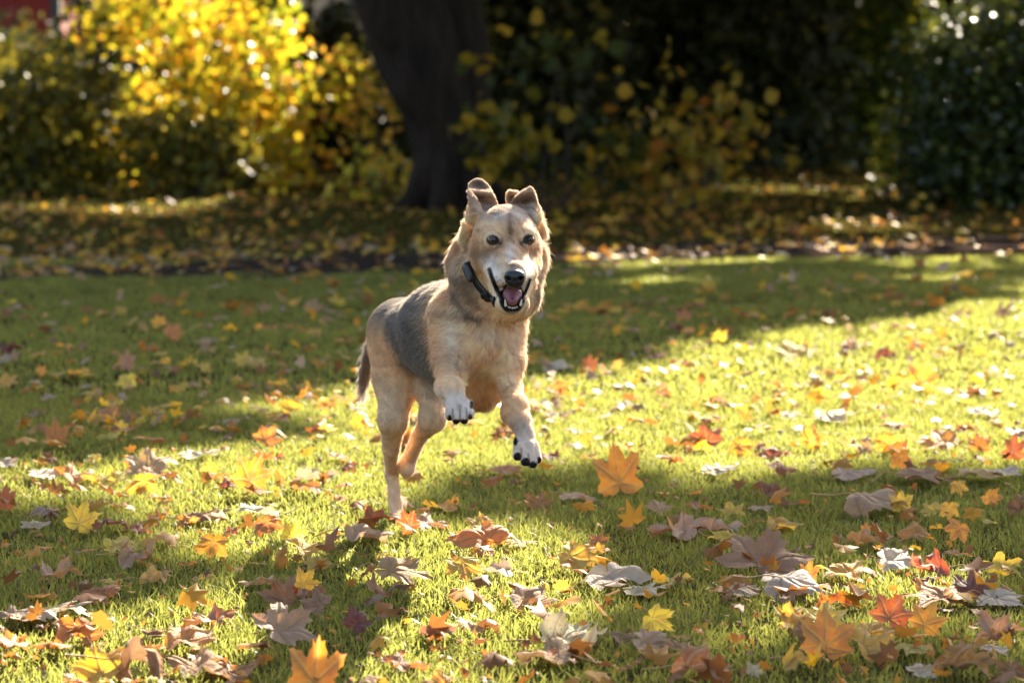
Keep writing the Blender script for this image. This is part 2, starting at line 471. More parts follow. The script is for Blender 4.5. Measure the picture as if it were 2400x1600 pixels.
bush('maple_sapling', 'shaded maple sapling with drooping yellow green leaves right of the old trunk', 'young tree', 1110, 1470, 130, 450, 25.6, M_SAP, 40, 6, .15, 27, depth=1.4, spread=.17, gap=.55, rbias=.0, nstem=10, r0=.02)
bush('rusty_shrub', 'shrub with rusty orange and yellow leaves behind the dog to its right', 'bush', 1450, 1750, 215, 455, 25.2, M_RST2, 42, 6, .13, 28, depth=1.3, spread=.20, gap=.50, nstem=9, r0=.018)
bush('holly_bush', 'dark glossy evergreen bush with glinting leaves at the right edge', 'bush', 2110, 2750, -25, 486, 27.6, M_GLS, 560, 26, .085, 29, depth=2.0, spread=.12, rshape=.5, nstem=10)
bush('ivy_shrub', 'slender sunlit green shrub against the left side of the glossy evergreen', 'bush', 2075, 2180, 60, 400, 29.3, M_YGR, 60, 9, .10, 30, depth=.8, spread=.12, gap=.3)
bush('pale_green_tree', 'dim yellow green tree between the dark hedge and the glossy bush', 'tree', 1915, 2160, -120, 345, 41.0, M_YGR, 330, 14, .14, 31, depth=2.0, spread=.25, rbias=-.22)
bush('brown_shrub', 'low brownish shrub in front of the far hedge left of the glossy bush', 'bush', 1880, 2150, 235, 372, 43.0, M_RST, 120, 12, .12, 32, depth=1.2, spread=.2, rbias=-.1)
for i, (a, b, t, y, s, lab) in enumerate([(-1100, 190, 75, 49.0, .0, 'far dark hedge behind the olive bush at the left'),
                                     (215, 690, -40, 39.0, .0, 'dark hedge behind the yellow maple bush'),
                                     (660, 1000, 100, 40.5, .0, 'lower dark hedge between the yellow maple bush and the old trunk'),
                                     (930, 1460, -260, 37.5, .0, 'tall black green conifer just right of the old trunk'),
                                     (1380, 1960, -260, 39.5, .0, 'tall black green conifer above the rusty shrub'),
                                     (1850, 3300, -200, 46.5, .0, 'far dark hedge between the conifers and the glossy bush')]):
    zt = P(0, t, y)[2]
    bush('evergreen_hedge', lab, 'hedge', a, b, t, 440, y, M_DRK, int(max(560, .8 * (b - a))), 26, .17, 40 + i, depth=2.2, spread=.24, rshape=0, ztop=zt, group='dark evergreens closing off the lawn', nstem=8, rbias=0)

# ------------------------------------------------------------------ house and outbuilding glimpsed over the bushes, upper left
def box(x0, x1, y0, y1, z0, z1):
    v = [(x, y, z) for x in (x0, x1) for y in (y0, y1) for z in (z0, z1)]
    return v, [(0, 1, 3, 2), (4, 6, 7, 5), (0, 4, 5, 1), (2, 3, 7, 6), (0, 2, 6, 4), (1, 5, 7, 3)]
def boxes(name, lst, mat, parent, origin):
    V, F = [], []
    for b in lst:
        v, f = box(*b); n = len(V); V += v; F += [tuple(n + i for i in q) for q in f]
    return mobj(name, make_mesh(name, np.array(V) - origin, F=F), mat, parent)
k = NM('red_boards'); co = k.obj(); wv = k.n('TexWave'); wv.inputs['Scale'].default_value = 3.2; wv.inputs['Distortion'].default_value = .3; k.l(co, wv.inputs[0])
M_RED = k.done(k.bsdf(k.mix(wv.outputs[1], (0.20, 0.02, 0.015), (0.30, 0.035, 0.025)), .8, .3))
M_GREENP = simple('dark_green_paint', (0.02, 0.035, 0.03), .5)
M_PLASTER = simple('grey_plaster', (0.62, 0.56, 0.54), .9, .2)
M_GLASS = simple('window_glass', (0.02, 0.025, 0.03), .08, .8)
M_ROOF = simple('roof_tiles', (0.10, 0.05, 0.04), .8)
hx = P(40, 0, 52)[0]
ho = np.array([hx, 54.0, 0])
house = empty('red_house', ho, 'dark red timber house wall glimpsed above the bushes in the upper left corner', 'house')
boxes('wall', [(hx - 5, hx + .62, 52, 57, 0, 3.3)], M_RED, house, ho)
boxes('corner_board', [(hx + .62, hx + .78, 51.95, 52.15, 0, 3.3)], M_GREENP, house, ho)
boxes('window', [(hx - 1.7, hx - .9, 51.94, 51.99, 1.2, 2.4)], M_GLASS, house, ho)
rf = np.array([(hx - 5.4, 51.6, 3.2), (hx + 1.0, 51.6, 3.2), (hx + 1.0, 57.4, 3.2), (hx - 5.4, 57.4, 3.2), (hx - 5.4, 54.5, 4.6), (hx + 1.0, 54.5, 4.6)]) - ho
mobj('roof', make_mesh('roof', rf, F=[(0, 1, 5, 4), (2, 3, 4, 5), (0, 4, 3), (1, 2, 5), (0, 3, 2, 1)]), M_ROOF, house)
sx = P(735, 0, 50)[0]
so = np.array([sx, 50.5, 0])
shed = empty('grey_outbuilding', so, 'pale grey rendered wall glimpsed between the yellow bush and the trunk', 'building')
boxes('wall', [(sx - .28, sx + .95, 50, 53, 0, 3.0)], M_PLASTER, shed, so)
boxes('door', [(sx + .28, sx + .75, 49.95, 49.99, 0, 2.6)], M_GREENP, shed, so)
boxes('roof', [(sx - .45, sx + 1.1, 49.8, 53.2, 3.0, 3.15)], M_ROOF, shed, so)
# ------------------------------------------------------------------ fallen maple leaves
KEYS = [(0, 1.0), (6, .84), (11, .86), (15, .72), (21, .66), (27, .56), (33, .64), (37, .80), (41, .76), (46, .88), (50, .98), (55, .82), (60, .82), (65, .68), (73, .62), (80, .52),
        (88, .60), (95, .66), (102, .72), (109, .60), (117, .58), (127, .47), (140, .42), (155, .37), (170, .26), (180, .05)]
def leaf_variant(seed, curl, fold, cup, rough):
    """one maple leaf about 1 wide, petiole at the origin end; curled and creased like a dried leaf"""
    r = np.random.RandomState(seed)
    th, rad = [], []
    for side in (1, -1):
        ks = KEYS if side == 1 else KEYS[-2:0:-1]
        jig = r.normal(size=len(KEYS)) * .035
        for i, (a, q) in enumerate(ks):
            j = i if side == 1 else len(KEYS) - 2 - i
            th.append(R(a * side + r.normal() * 1.2)); rad.append(q * (1 + jig[j] + r.normal() * .03))
    th = np.unwrap(np.array(th)); rad = np.array(rad)
    T, Rr = [], []
    n = len(th)
    for i in range(n):
        a0, a1 = th[i], th[(i + 1) % n] if i < n - 1 else th[0] + 2 * math.pi
        q0, q1 = rad[i], rad[(i + 1) % n]
        for f in (0, .5):
            T.append(a0 + (a1 - a0) * f); Rr.append((q0 + (q1 - q0) * f) * (1 if f == 0 else .985))
    T, Rr = np.array(T), np.array(Rr)
    rings = np.array([.12, .3, .48, .66, .83, 1.0])
    c = np.array([0, .0])
    X = np.concatenate([[0], (np.sin(T)[None] * Rr[None] * rings[:, None]).reshape(-1)])
    Y = np.concatenate([[0], (np.cos(T)[None] * Rr[None] * rings[:, None]).reshape(-1)])
    m = len(T)
    # veins along the five lobe axes
    vein = np.zeros(len(X))
    for a in (0, 50, -50, 103, -103):
        d = np.array([math.sin(R(a)), math.cos(R(a))])
        al = X * d[0] + Y * d[1]; pr = np.abs(X * d[1] - Y * d[0])
        vein = np.maximum(vein, np.where(al > 0, np.exp(-(pr / .03) ** 2), 0))
    rr = np.hypot(X, Y)
    ang = np.arctan2(X, Y)
    Z = -cup * rr ** 2 * .5 + fold * np.abs(X) * .6
    Z += rough * (.045 * np.sin(ang * 5 + r.rand() * 6) * rr ** 1.5 + .10 * np.sin(X * 3.1 + r.rand() * 6 + Y * 1.7) * rr + .07 * np.sin(X * 7 + r.rand() * 6) * np.cos(Y * 6 + r.rand() * 6))
    Z -= .035 * vein * (1 - rr * .5)
    Z += rough * .05 * np.cos(ang * 2.5 * 2.0) * rr ** 2
    # roll about a random axis
    ax = r.uniform(0, math.pi); ca, sa = math.cos(ax), math.sin(ax)
    U = X * ca + (Y - .35) * sa; W = -X * sa + (Y - .35) * ca
    if abs(curl) > 1e-3:
        kk = curl * 1.6
        t = U * kk
        Z2 = Z * np.cos(t) + (1 - np.cos(t)) / kk * 1.0
        U2 = np.sin(t) / kk - Z * np.sin(t)
        U, Z = U2, Z2
    X = U * ca - W * sa; Y = U * sa + W * ca
    V = np.stack([X, Y, Z], -1) / 1.5
    tri = [(0, 1 + i, 1 + (i + 1) % m) for i in range(m)]
    quad = []
    for k_ in range(len(rings) - 1):
        for i in range(m):
            a = 1 + k_ * m + i; b = 1 + k_ * m + (i + 1) % m
            quad.append((a, a + m, b + m, b))
    me = make_mesh('maple_leaf', V, tris=np.array(tri), quads=np.array(quad), smooth=True, attrs={'vein': vein, 'rim': rr})
    # leaf stalk
    p0 = V[0]
    q = [p0, p0 + np.array([r.normal() * .03, -.18, .02]), p0 + np.array([r.normal() * .10, -.38, r.uniform(-.05, .10)]), p0 + np.array([r.normal() * .18, -.62, r.uniform(-.1, .08)])]
    SV, SQ = tube_mesh([(spline(q, 9), np.linspace(.008, .011, 9))], 5)
    ms = make_mesh('stalk', SV, quads=SQ, smooth=True)
    return me, ms, V

def leaf_mat(name, face, spot, back, trans=.5, gl=.45, stalk=False):
    k = NM(name); co = k.obj(); ri = k.n('ObjectInfo').outputs['Random']
    geo = k.n('NewGeometry')
    nz = k.noise(5.0, 4, co, .6); n2 = k.noise(22, 3, co, .6)
    blot = k.ramp(nz, [(0.42, (0, 0, 0)), (0.60, (1, 1, 1))])
    c = k.mix(k.math('MULTIPLY', blot, 0.75), face, spot)
    c = k.mix(k.math('MULTIPLY', k.ramp(n2, [(0.60, (0, 0, 0)), (0.68, (1, 1, 1))]), .55), c, tuple(q * .35 for q in spot))
    hs = k.n('HueSaturation'); k.l(c, hs.inputs['Color'])
    k.l(k.math('ADD', k.math('MULTIPLY', ri, 0.05), 0.478), hs.inputs['Hue'])
    k.l(k.math('ADD', k.math('MULTIPLY', ri, 0.35), 0.80), hs.inputs['Value'])
    c = hs.outputs[0]
    vein = k.attr('vein')
    c = k.mix(k.math('MULTIPLY', vein, .45), c, tuple(min(1, q * 1.25 + .05) for q in back))
    bk = k.mix(0.7, c, back)
    cc = k.mix(geo.outputs['Backfacing'], c, bk)
    bmp = k.bump(k.math('ADD', n2, k.math('MULTIPLY', vein, 1.2)), .5, .02)
    a = k.bsdf(cc, gl + .14, .28, bmp)
    t = k.n('BsdfTranslucent'); k.l(k.mix(k.math('MULTIPLY', vein, .5), c, tuple(q * .4 for q in spot)), t.inputs[0])
    m = k.n('MixShader'); m.inputs[0].default_value = trans; k.l(a, m.inputs[1]); k.l(t.outputs[0], m.inputs[2])
    return k.done(m.outputs[0])
PAL = {
    'yellow': ((0.85, 0.55, 0.03), (0.80, 0.35, 0.03), (0.85, 0.68, 0.25), .6, .40),
    'golden': ((0.90, 0.42, 0.02), (0.75, 0.25, 0.02), (0.80, 0.55, 0.22), .6, .40),
    'orange': ((0.78, 0.24, 0.02), (0.50, 0.12, 0.02), (0.70, 0.42, 0.22), .55, .40),
    'rusty': ((0.48, 0.12, 0.02), (0.28, 0.06, 0.02), (0.50, 0.28, 0.18), .5, .42),
    'dark red': ((0.20, 0.03, 0.018), (0.09, 0.02, 0.015), (0.30, 0.15, 0.12), .4, .42),
    'tan': ((0.52, 0.28, 0.12), (0.38, 0.16, 0.05), (0.58, 0.40, 0.26), .40, .42),
    'mauve brown': ((0.38, 0.19, 0.09), (0.22, 0.09, 0.03), (0.46, 0.28, 0.16), .32, .6),
    'pale grey': ((0.60, 0.44, 0.29), (0.46, 0.28, 0.13), (0.64, 0.50, 0.37), .34, .42),
}
LM = {k_: leaf_mat(k_.replace(' ', '_') + '_leaf', *v) for k_, v in PAL.items()}
M_STALK = simple('leaf_stalk', (0.42, 0.20, 0.07), .5)
specs = [(1, .15, .08, .25, .8), (2, .45, .1, .3, 1.3), (3, .8, .15, .2, 1.7), (4, -.7, .2, .2, 1.5), (5, .25, .3, .1, 1.0), (6, 1.1, .0, .3, 1.9),
         (7, -1.0, .1, .1, 1.8), (8, .7, -.3, .3, 1.5), (9, 1.5, .2, .2, 2.0), (10, .2, .15, .5, 1.1), (11, -.35, .4, .2, 1.9), (12, 1.8, .1, .0, 1.7)]
VAR = [leaf_variant(*s) for s in specs]
FLAT, MID, CRL = [0, 4, 9], [1, 2, 7, 3, 10], [5, 6, 8, 11]

# px, py, width, height (photograph pixels), colour, form (s stands, f flat, c curled), turn of the tip in degrees (0 = up in the photo), label
HAND = [
 (1447, 1098, 118, 132, 'golden', 's', -12, 'golden leaf standing upright in the sunlit grass right of the front paws'),
 (196, 1208, 92, 88, 'yellow', 's', 20, 'bright yellow leaf standing in dark grass at the left'),
 (212, 1226, 55, 50, 'rusty', 's', -40, 'small rusty leaf pressed against the bright yellow leaf at the left'),
 (590, 1108, 100, 92, 'orange', 's', 25, 'orange leaf standing on the sunlit grass left of the standing hind leg'),
 (1118, 1262, 150, 88, 'orange', 'c', -60, 'large spotted orange leaf leaning, below the dog, above a yellow one'),
 (1088, 1335, 100, 66, 'yellow', 's', 170, 'yellow leaf under the large spotted orange leaf below the dog'),
 (1158, 1328, 90, 46, 'pale grey', 'f', -100, 'pale leaf half covered by the large spotted orange leaf below the dog'),
 (952, 1338, 150, 78, 'mauve brown', 'f', 100, 'dull mauve lobed leaf in the shaded grass below the hind foot'),
 (742, 1560, 140, 150, 'golden', 's', 5, 'big golden leaf with a tall tip standing at the bottom edge, left of centre'),
 (232, 1560, 140, 104, 'golden', 's', -30, 'golden leaf standing at the bottom edge near the left corner'),
 (645, 1395, 100, 110, 'mauve brown', 'c', -35, 'mauve leaf standing on edge behind the pale tan star shaped leaf'),
 (668, 1462, 160, 100, 'tan', 's', 60, 'pale tan star shaped leaf with a long stalk in the dog shadow'),
 (455, 1495, 132, 62, 'orange', 'f', 80, 'flat orange leaf lying left of the pale tan star shaped leaf'),
 (452, 1552, 170, 78, 'mauve brown', 'f', -70, 'large brown mauve leaf below the flat orange one at the bottom left'),
 (330, 1535, 120, 60, 'mauve brown', 'c', 40, 'crumpled mauve leaf behind the golden standing leaf near the bottom left corner'),
 (545, 1565, 130, 44, 'mauve brown', 'c', 90, 'curled mauve leaf at the bottom edge right of the large brown mauve leaf'),
 (145, 1338, 125, 74, 'tan', 'c', 10, 'tan leaf arched over the grass at the left, stalk pointing right'),
 (192, 1482, 128, 84, 'orange', 'c', 150, 'orange brown leaf with a pale curled top near the lower left corner'),
 (122, 1428, 200, 50, 'pale grey', 'f', 100, 'wide pale grey leaf lying flat at the lower left'),
 (30, 1498, 96, 76, 'rusty', 'c', 40, 'rusty brown leaf cut by the left edge near the bottom'),
 (28, 1438, 80, 40, 'tan', 'c', 0, 'tan leaf at the left edge beside the wide pale grey leaf'),
 (365, 1346, 84, 52, 'tan', 'c', 90, 'crumpled tan and orange leaf on bright grass in the lower left'),
 (236, 1388, 96, 56, 'orange', 'c', -60, 'orange brown leaf above the wide pale grey leaf'),
 (272, 1368, 60, 34, 'yellow', 'f', 40, 'small yellow leaf touching the orange brown one at the lower left'),
 (486, 1204, 130, 34, 'mauve brown', 'f', 85, 'long mauve leaf, left one of the flat pair left of the hind foot'),
 (602, 1192, 110, 32, 'pale grey', 'f', -85, 'pale leaf, right one of the flat pair left of the hind foot'),
 (443, 1224, 58, 44, 'orange', 'c', 130, 'small rolled orange leaf below the flat mauve leaf'),
 (372, 1210, 60, 44, 'golden', 'c', -20, 'golden folded leaf between the yellow standing leaf and the flat pair'),
 (330, 1238, 60, 32, 'rusty', 'f', 60, 'rusty leaf lying beside the golden folded leaf'),
 (290, 1278, 100, 46, 'yellow', 'c', 80, 'pale yellow folded leaf on grass above the tan arched leaf'),
 (320, 1300, 78, 44, 'tan', 'c', 120, 'tan leaf tucked under the pale yellow folded leaf'),
 (722, 1284, 112, 62, 'yellow', 'f', 60, 'dull yellow leaf on the grass left of the hind foot'),
 (740, 1322, 84, 44, 'yellow', 'c', -30, 'bent yellow leaf just below the dull yellow leaf left of the hind foot'),
 (868, 1246, 136, 44, 'tan', 'f', 80, 'olive tan leaf folded flat directly under the hind foot'),
 (956, 1222, 58, 88, 'orange', 's', -30, 'orange leaf standing against the hind foot on its right'),
 (1006, 1222, 100, 50, 'tan', 'c', 60, 'tan and orange curled leaf right of the hind foot'),
 (884, 1208, 84, 60, 'rusty', 'c', 20, 'rusty leaves crumpled against the left side of the hind foot'),
 (1032, 1180, 90, 40, 'golden', 'f', -70, 'thin golden leaf lying behind the hind foot to its right'),
 (1122, 1222, 76, 50, 'yellow', 's', -60, 'small yellow leaf standing above the large spotted orange leaf'),
 (842, 1450, 80, 70, 'dark red', 'c', 30, 'dark red crumpled leaf in the shade below the dog'),
 (1025, 1474, 92, 36, 'tan', 'f', 80, 'small tan leaf, left one of two in the dark grass at the bottom centre'),
 (1108, 1468, 60, 30, 'tan', 'c', 10, 'small brown leaf, right one of two in the dark grass at the bottom centre'),
 (950, 1552, 120, 50, 'rusty', 'c', 50, 'brown and orange leaf at the bottom edge below the two small tan leaves'),
 (1262, 1172, 82, 48, 'mauve brown', 'c', 10, 'folded mauve leaf with an orange edge below the front paws'),
 (1360, 1164, 104, 24, 'tan', 'f', 90, 'thin pale tan leaf lying flat below the golden upright leaf'),
 (1592, 1228, 160, 76, 'tan', 'c', -70, 'tan arched leaf with a long curved stalk to the left, right of centre'),
 (1688, 1228, 110, 38, 'pale grey', 'f', 90, 'pale grey lobe shaped leaf touching the tan arched leaf'),
 (1640, 1186, 64, 28, 'rusty', 'f', 60, 'rusty red leaf behind the tan arched leaf'),
 (1545, 1190, 72, 40, 'tan', 'c', 20, 'small tan and orange leaf behind the tan arched leaf on its left'),
 (1792, 1290, 232, 112, 'mauve brown', 's', 28, 'largest mauve brown leaf, spread towards the camera on the right'),
 (1695, 1262, 84, 50, 'yellow', 'c', -40, 'pale yellow leaf left of the largest mauve brown leaf'),
 (1712, 1192, 72, 40, 'yellow', 's', -20, 'small bright yellow leaf behind the pale grey lobe'),
 (1843, 1226, 94, 28, 'golden', 'f', 90, 'slim golden leaf in the dark grass above the largest mauve leaf'),
 (1442, 1350, 182, 70, 'pale grey', 'c', 170, 'wide white grey leaf arched like a star, lower centre right'),
 (1520, 1378, 124, 34, 'pale grey', 'f', 100, 'pale flat leaf just below the wide white grey star leaf'),
 (1258, 1402, 134, 70, 'mauve brown', 'c', 90, 'mauve leaf draped over the grass, lower centre'),
 (1345, 1472, 160, 54, 'pale grey', 'c', 80, 'grey white leaf, upper one of the stacked pair at the bottom centre'),
 (1282, 1526, 172, 76, 'mauve brown', 'c', -80, 'white and brown leaf, lower one of the stacked pair at the bottom centre'),
 (1305, 1538, 66, 46, 'orange', 's', 60, 'small glowing orange leaf in front of the stacked pair'),
 (1542, 1456, 82, 88, 'yellow', 's', 120, 'bright yellow folded leaf with its stalk left, bottom centre right'),
 (1738, 1382, 104, 38, 'pale grey', 'f', 70, 'small white leaf below the largest mauve brown leaf'),
 (1868, 1380, 165, 60, 'pale grey', 'c', 80, 'white leaf with orange rims above the big golden pile'),
 (1897, 1338, 52, 76, 'orange', 's', 10, 'narrow orange leaf standing behind the white leaf with orange rims'),
 (1968, 1334, 116, 42, 'golden', 'f', -70, 'golden leaf lying flat right of the narrow orange leaf'),
 (2110, 1312, 112, 56, 'pale grey', 'f', 80, 'white leaf with dark marks at the right, top of the orange heap'),
 (2172, 1322, 92, 62, 'rusty', 'c', -60, 'rusty leaf leaning beside the white leaf with dark marks'),
 (2282, 1366, 112, 72, 'dark red', 's', 10, 'dark red leaf standing near the right edge'),
 (2175, 1386, 150, 74, 'orange', 's', -70, 'big orange leaf, upper one of the orange heap at the right'),
 (2092, 1430, 116, 84, 'orange', 's', 30, 'deep orange leaf, lower one of the orange heap at the right'),
 (2240, 1400, 120, 40, 'dark red', 'f', 90, 'dark purple leaf under the dark red standing leaf'),
 (2345, 1402, 118, 48, 'pale grey', 'f', 110, 'white leaf at the right edge beside the dark red leaf'),
 (1935, 1478, 140, 132, 'golden', 's', 8, 'biggest golden leaf, glowing, in the pile at the lower right'),
 (2040, 1508, 130, 90, 'golden', 's', 50, 'golden leaf right of the biggest golden one in the pile'),
 (1848, 1440, 74, 96, 'yellow', 'c', -10, 'pale yellow folded leaf left of the biggest golden one'),
 (1935, 1440, 110, 70, 'yellow', 's', 0, 'yellow leaf behind the biggest golden one'),
 (2356, 1328, 92, 70, 'yellow', 'c', 60, 'yellow and white leaf at the right edge above the white leaf'),
 (2345, 1470, 130, 112, 'tan', 'c', 20, 'large tan leaf with yellow parts at the right edge near the bottom'),
 (2262, 1556, 146, 72, 'mauve brown', 'c', 80, 'mauve brown leaf at the bottom edge near the right corner'),
 (2372, 1566, 90, 50, 'mauve brown', 'c', 10, 'mauve leaf in the bottom right corner'),
 (2160, 1570, 70, 36, 'pale grey', 'f', 60, 'small white leaf left of the mauve one near the bottom right corner'),
 (1645, 1562, 140, 66, 'tan', 'c', 75, 'white and brown arched leaf at the bottom edge, right of centre'),
 (1765, 1566, 56, 40, 'pale grey', 'c', 30, 'small white curled leaf at the bottom edge below the golden pile'),
 (2052, 1186, 150, 52, 'tan', 'c', 110, 'long tan leaf slanting in dark grass at the right'),
 (2112, 1172, 60, 54, 'yellow', 's', 0, 'yellow leaf standing behind the long slanting tan leaf'),
 (2176, 1116, 160, 42, 'mauve brown', 'f', 80, 'dark mauve flat leaf at the right, left one of a pair'),
 (2325, 1104, 150, 32, 'pale grey', 'f', 90, 'pale flat leaf at the right edge, right one of a pair'),
 (2248, 1146, 50, 44, 'yellow', 's', 170, 'small yellow leaf under the dark mauve flat leaf'),
 (2224, 1198, 48, 48, 'yellow', 's', 180, 'small yellow heart shaped leaf alone in dark grass at the right'),
 (2326, 1160, 56, 54, 'orange', 'c', 30, 'orange brown curled leaf near the right edge in dark grass'),
 (2385, 1185, 60, 70, 'mauve brown', 'c', -30, 'mauve curled leaf cut by the right edge in dark grass'),
 (2034, 1256, 122, 50, 'tan', 'c', 90, 'tan leaf bent like a saddle in dark grass at the right'),
 (2032, 1236, 26, 22, 'orange', 'f', 0, 'tiny orange leaf above the saddle bent tan leaf'),
 (1816, 1142, 76, 48, 'mauve brown', 'c', 20, 'mauve curled leaf on the shaded edge right of the golden upright leaf'),
 (1692, 1098, 96, 24, 'pale grey', 'f', 90, 'thin pale leaf at the sunlit edge right of the golden upright leaf'),
 (1832, 1100, 90, 46, 'rusty', 'c', 60, 'rusty leaf above the mauve curled one on the right'),
 (1655, 1022, 84, 62, 'orange', 's', -15, 'orange leaf standing on the sunlit band above the thin pale leaf'),
 (1900, 1024, 64, 62, 'orange', 'c', 20, 'orange leaf with white glints on the sunlit band right of centre'),
 (2192, 1032, 112, 56, 'orange', 's', -60, 'orange leaf leaning left on the sunlit grass at the right'),
 (2292, 1034, 62, 50, 'orange', 's', 10, 'small orange leaf standing right of the leaning orange leaf'),
 (2378, 1044, 66, 76, 'rusty', 'c', 10, 'rusty orange leaf at the right edge of the sunlit band'),
 (2112, 1078, 56, 52, 'golden', 's', 160, 'golden leaf below the leaning orange leaf on the right'),
 (2010, 1108, 120, 34, 'pale grey', 'f', 85, 'pale leaf with a tan rim at the lower edge of the sunlit band'),
 (1853, 815, 108, 46, 'yellow', 's', -10, 'blurred yellow leaf on the edge of the sunlit band behind, right'),
 (2142, 812, 62, 38, 'rusty', 'c', 0, 'blurred rusty leaf above the blurred orange heap at the right'),
 (2162, 884, 84, 74, 'orange', 's', 20, 'blurred orange leaf standing on sunlit grass at the far right'),
 (1308, 862, 76, 34, 'pale grey', 'c', 90, 'white blurred leaf on the sunlit edge right of the dog chest'),
 (1383, 848, 40, 42, 'rusty', 's', 0, 'small red orange leaf standing right of the white blurred leaf'),
 (293, 896, 60, 46, 'yellow', 's', 180, 'blurred yellow leaf pointing down in the shaded lawn, left'),
 (298, 842, 42, 52, 'tan', 's', 0, 'tan leaf standing just above the blurred yellow leaf, left'),
 (566, 838, 50, 40, 'yellow', 's', -30, 'blurred yellow leaf, left one of a pair in the shaded lawn'),
 (606, 850, 70, 36, 'yellow', 's', 40, 'blurred yellow leaf, right one of a pair in the shaded lawn'),
 (718, 908, 54, 30, 'golden', 's', 60, 'golden leaf on the shade edge left of the tail'),
 (680, 948, 60, 46, 'golden', 's', -20, 'golden leaf standing on the sunlit edge below left of the tail'),
 (132, 1012, 66, 70, 'rusty', 's', 0, 'rusty leaf standing in the shaded lawn at the left'),
 (310, 974, 56, 44, 'mauve brown', 'c', 30, 'mauve leaf above a small yellow one in the shade, left'),
 (284, 998, 36, 34, 'yellow', 's', 0, 'small yellow leaf just below a mauve one in the shade, left'),
 (742, 1008, 60, 30, 'rusty', 'c', 70, 'rusty red curled leaf on sunlit grass left of the hind legs'),
 (410, 776, 56, 44, 'orange', 's', 30, 'blurred orange leaf in the shaded lawn, upper left'),
 (372, 752, 40, 34, 'golden', 's', -20, 'blurred golden leaf touching the orange one, upper left'),
 (180, 1108, 120, 58, 'orange', 'c', 60, 'orange and tan leaf on sunlit grass at the left'),
 (108, 1108, 90, 30, 'pale grey', 'f', 80, 'pale leaf left of the orange and tan leaf'),
 (345, 1080, 116, 66, 'tan', 's', 0, 'pale peach leaf standing on sunlit grass at the left'),
 (332, 1135, 84, 56, 'golden', 's', 180, 'golden leaf hanging below the pale peach leaf'),
 (476, 1062, 118, 26, 'pale grey', 'f', 90, 'white flat leaf on sunlit grass right of the pale peach leaf'),
 (738, 1108, 108, 26, 'pale grey', 'f', 80, 'white flat leaf on sunlit grass left of the standing hind leg'),
 (14, 1162, 56, 66, 'rusty', 's', 0, 'rusty leaf standing at the left edge'),
 (18, 1082, 50, 26, 'pale grey', 'f', 50, 'white leaf at the left edge above the rusty one'),
 (1272, 952, 96, 26, 'pale grey', 'f', 70, 'long white leaf on sunlit grass right of the flexed foreleg'),
 (1298, 972, 70, 24, 'pale grey', 'f', 110, 'shorter white leaf just below the long white one'),
 (1475, 948, 56, 18, 'pale grey', 'f', 90, 'small white flat leaf on the sunlit band right of the dog'),
 (1960, 972, 110, 24, 'pale grey', 'f', 90, 'long white flat leaf on the sunlit band, right'),
 (2310, 965, 84, 24, 'pale grey', 'f', 80, 'white flat leaf on the sunlit band near the right edge'),
 (1855, 972, 54, 20, 'pale grey', 'f', 95, 'short white flat leaf left of the long white one, right'),
 (1605, 736, 44, 28, 'orange', 's', 0, 'round blurred orange leaf in the shaded lawn right of the head'),
 (2055, 568, 34, 26, 'golden', 's', 0, 'blurred golden leaf alone beyond the path, right'),
 (26, 818, 56, 40, 'dark red', 'c', 0, 'dark red blurred leaf at the left edge in the shade'),
 (1186, 1098, 80, 24, 'orange', 'f', 90, 'orange leaf lying just below the lower front paw'),
 (1180, 1012, 54, 34, 'orange', 's', 30, 'red orange leaf on sunlit grass between the front paws'),
 (1710, 1398, 40, 22, 'mauve brown', 'c', 0, 'little purple leaf left of the white leaf with orange rims'),
 (1400, 1262, 60, 44, 'rusty', 'c', -40, 'rusty rolled leaf in shaded grass, centre right'),
 (1402, 1282, 34, 30, 'yellow', 's', 0, 'tiny yellow leaf under the rusty rolled leaf'),
 (1320, 1370, 50, 40, 'yellow', 'c', 30, 'small dull yellow leaf left of the wide white grey star leaf'),
]
leaf_rs = np.random.RandomState(77)
LEAFPOS = []      # x, y, z, radius of every lying leaf, so that the grass is pressed down beneath
LEAVES = []
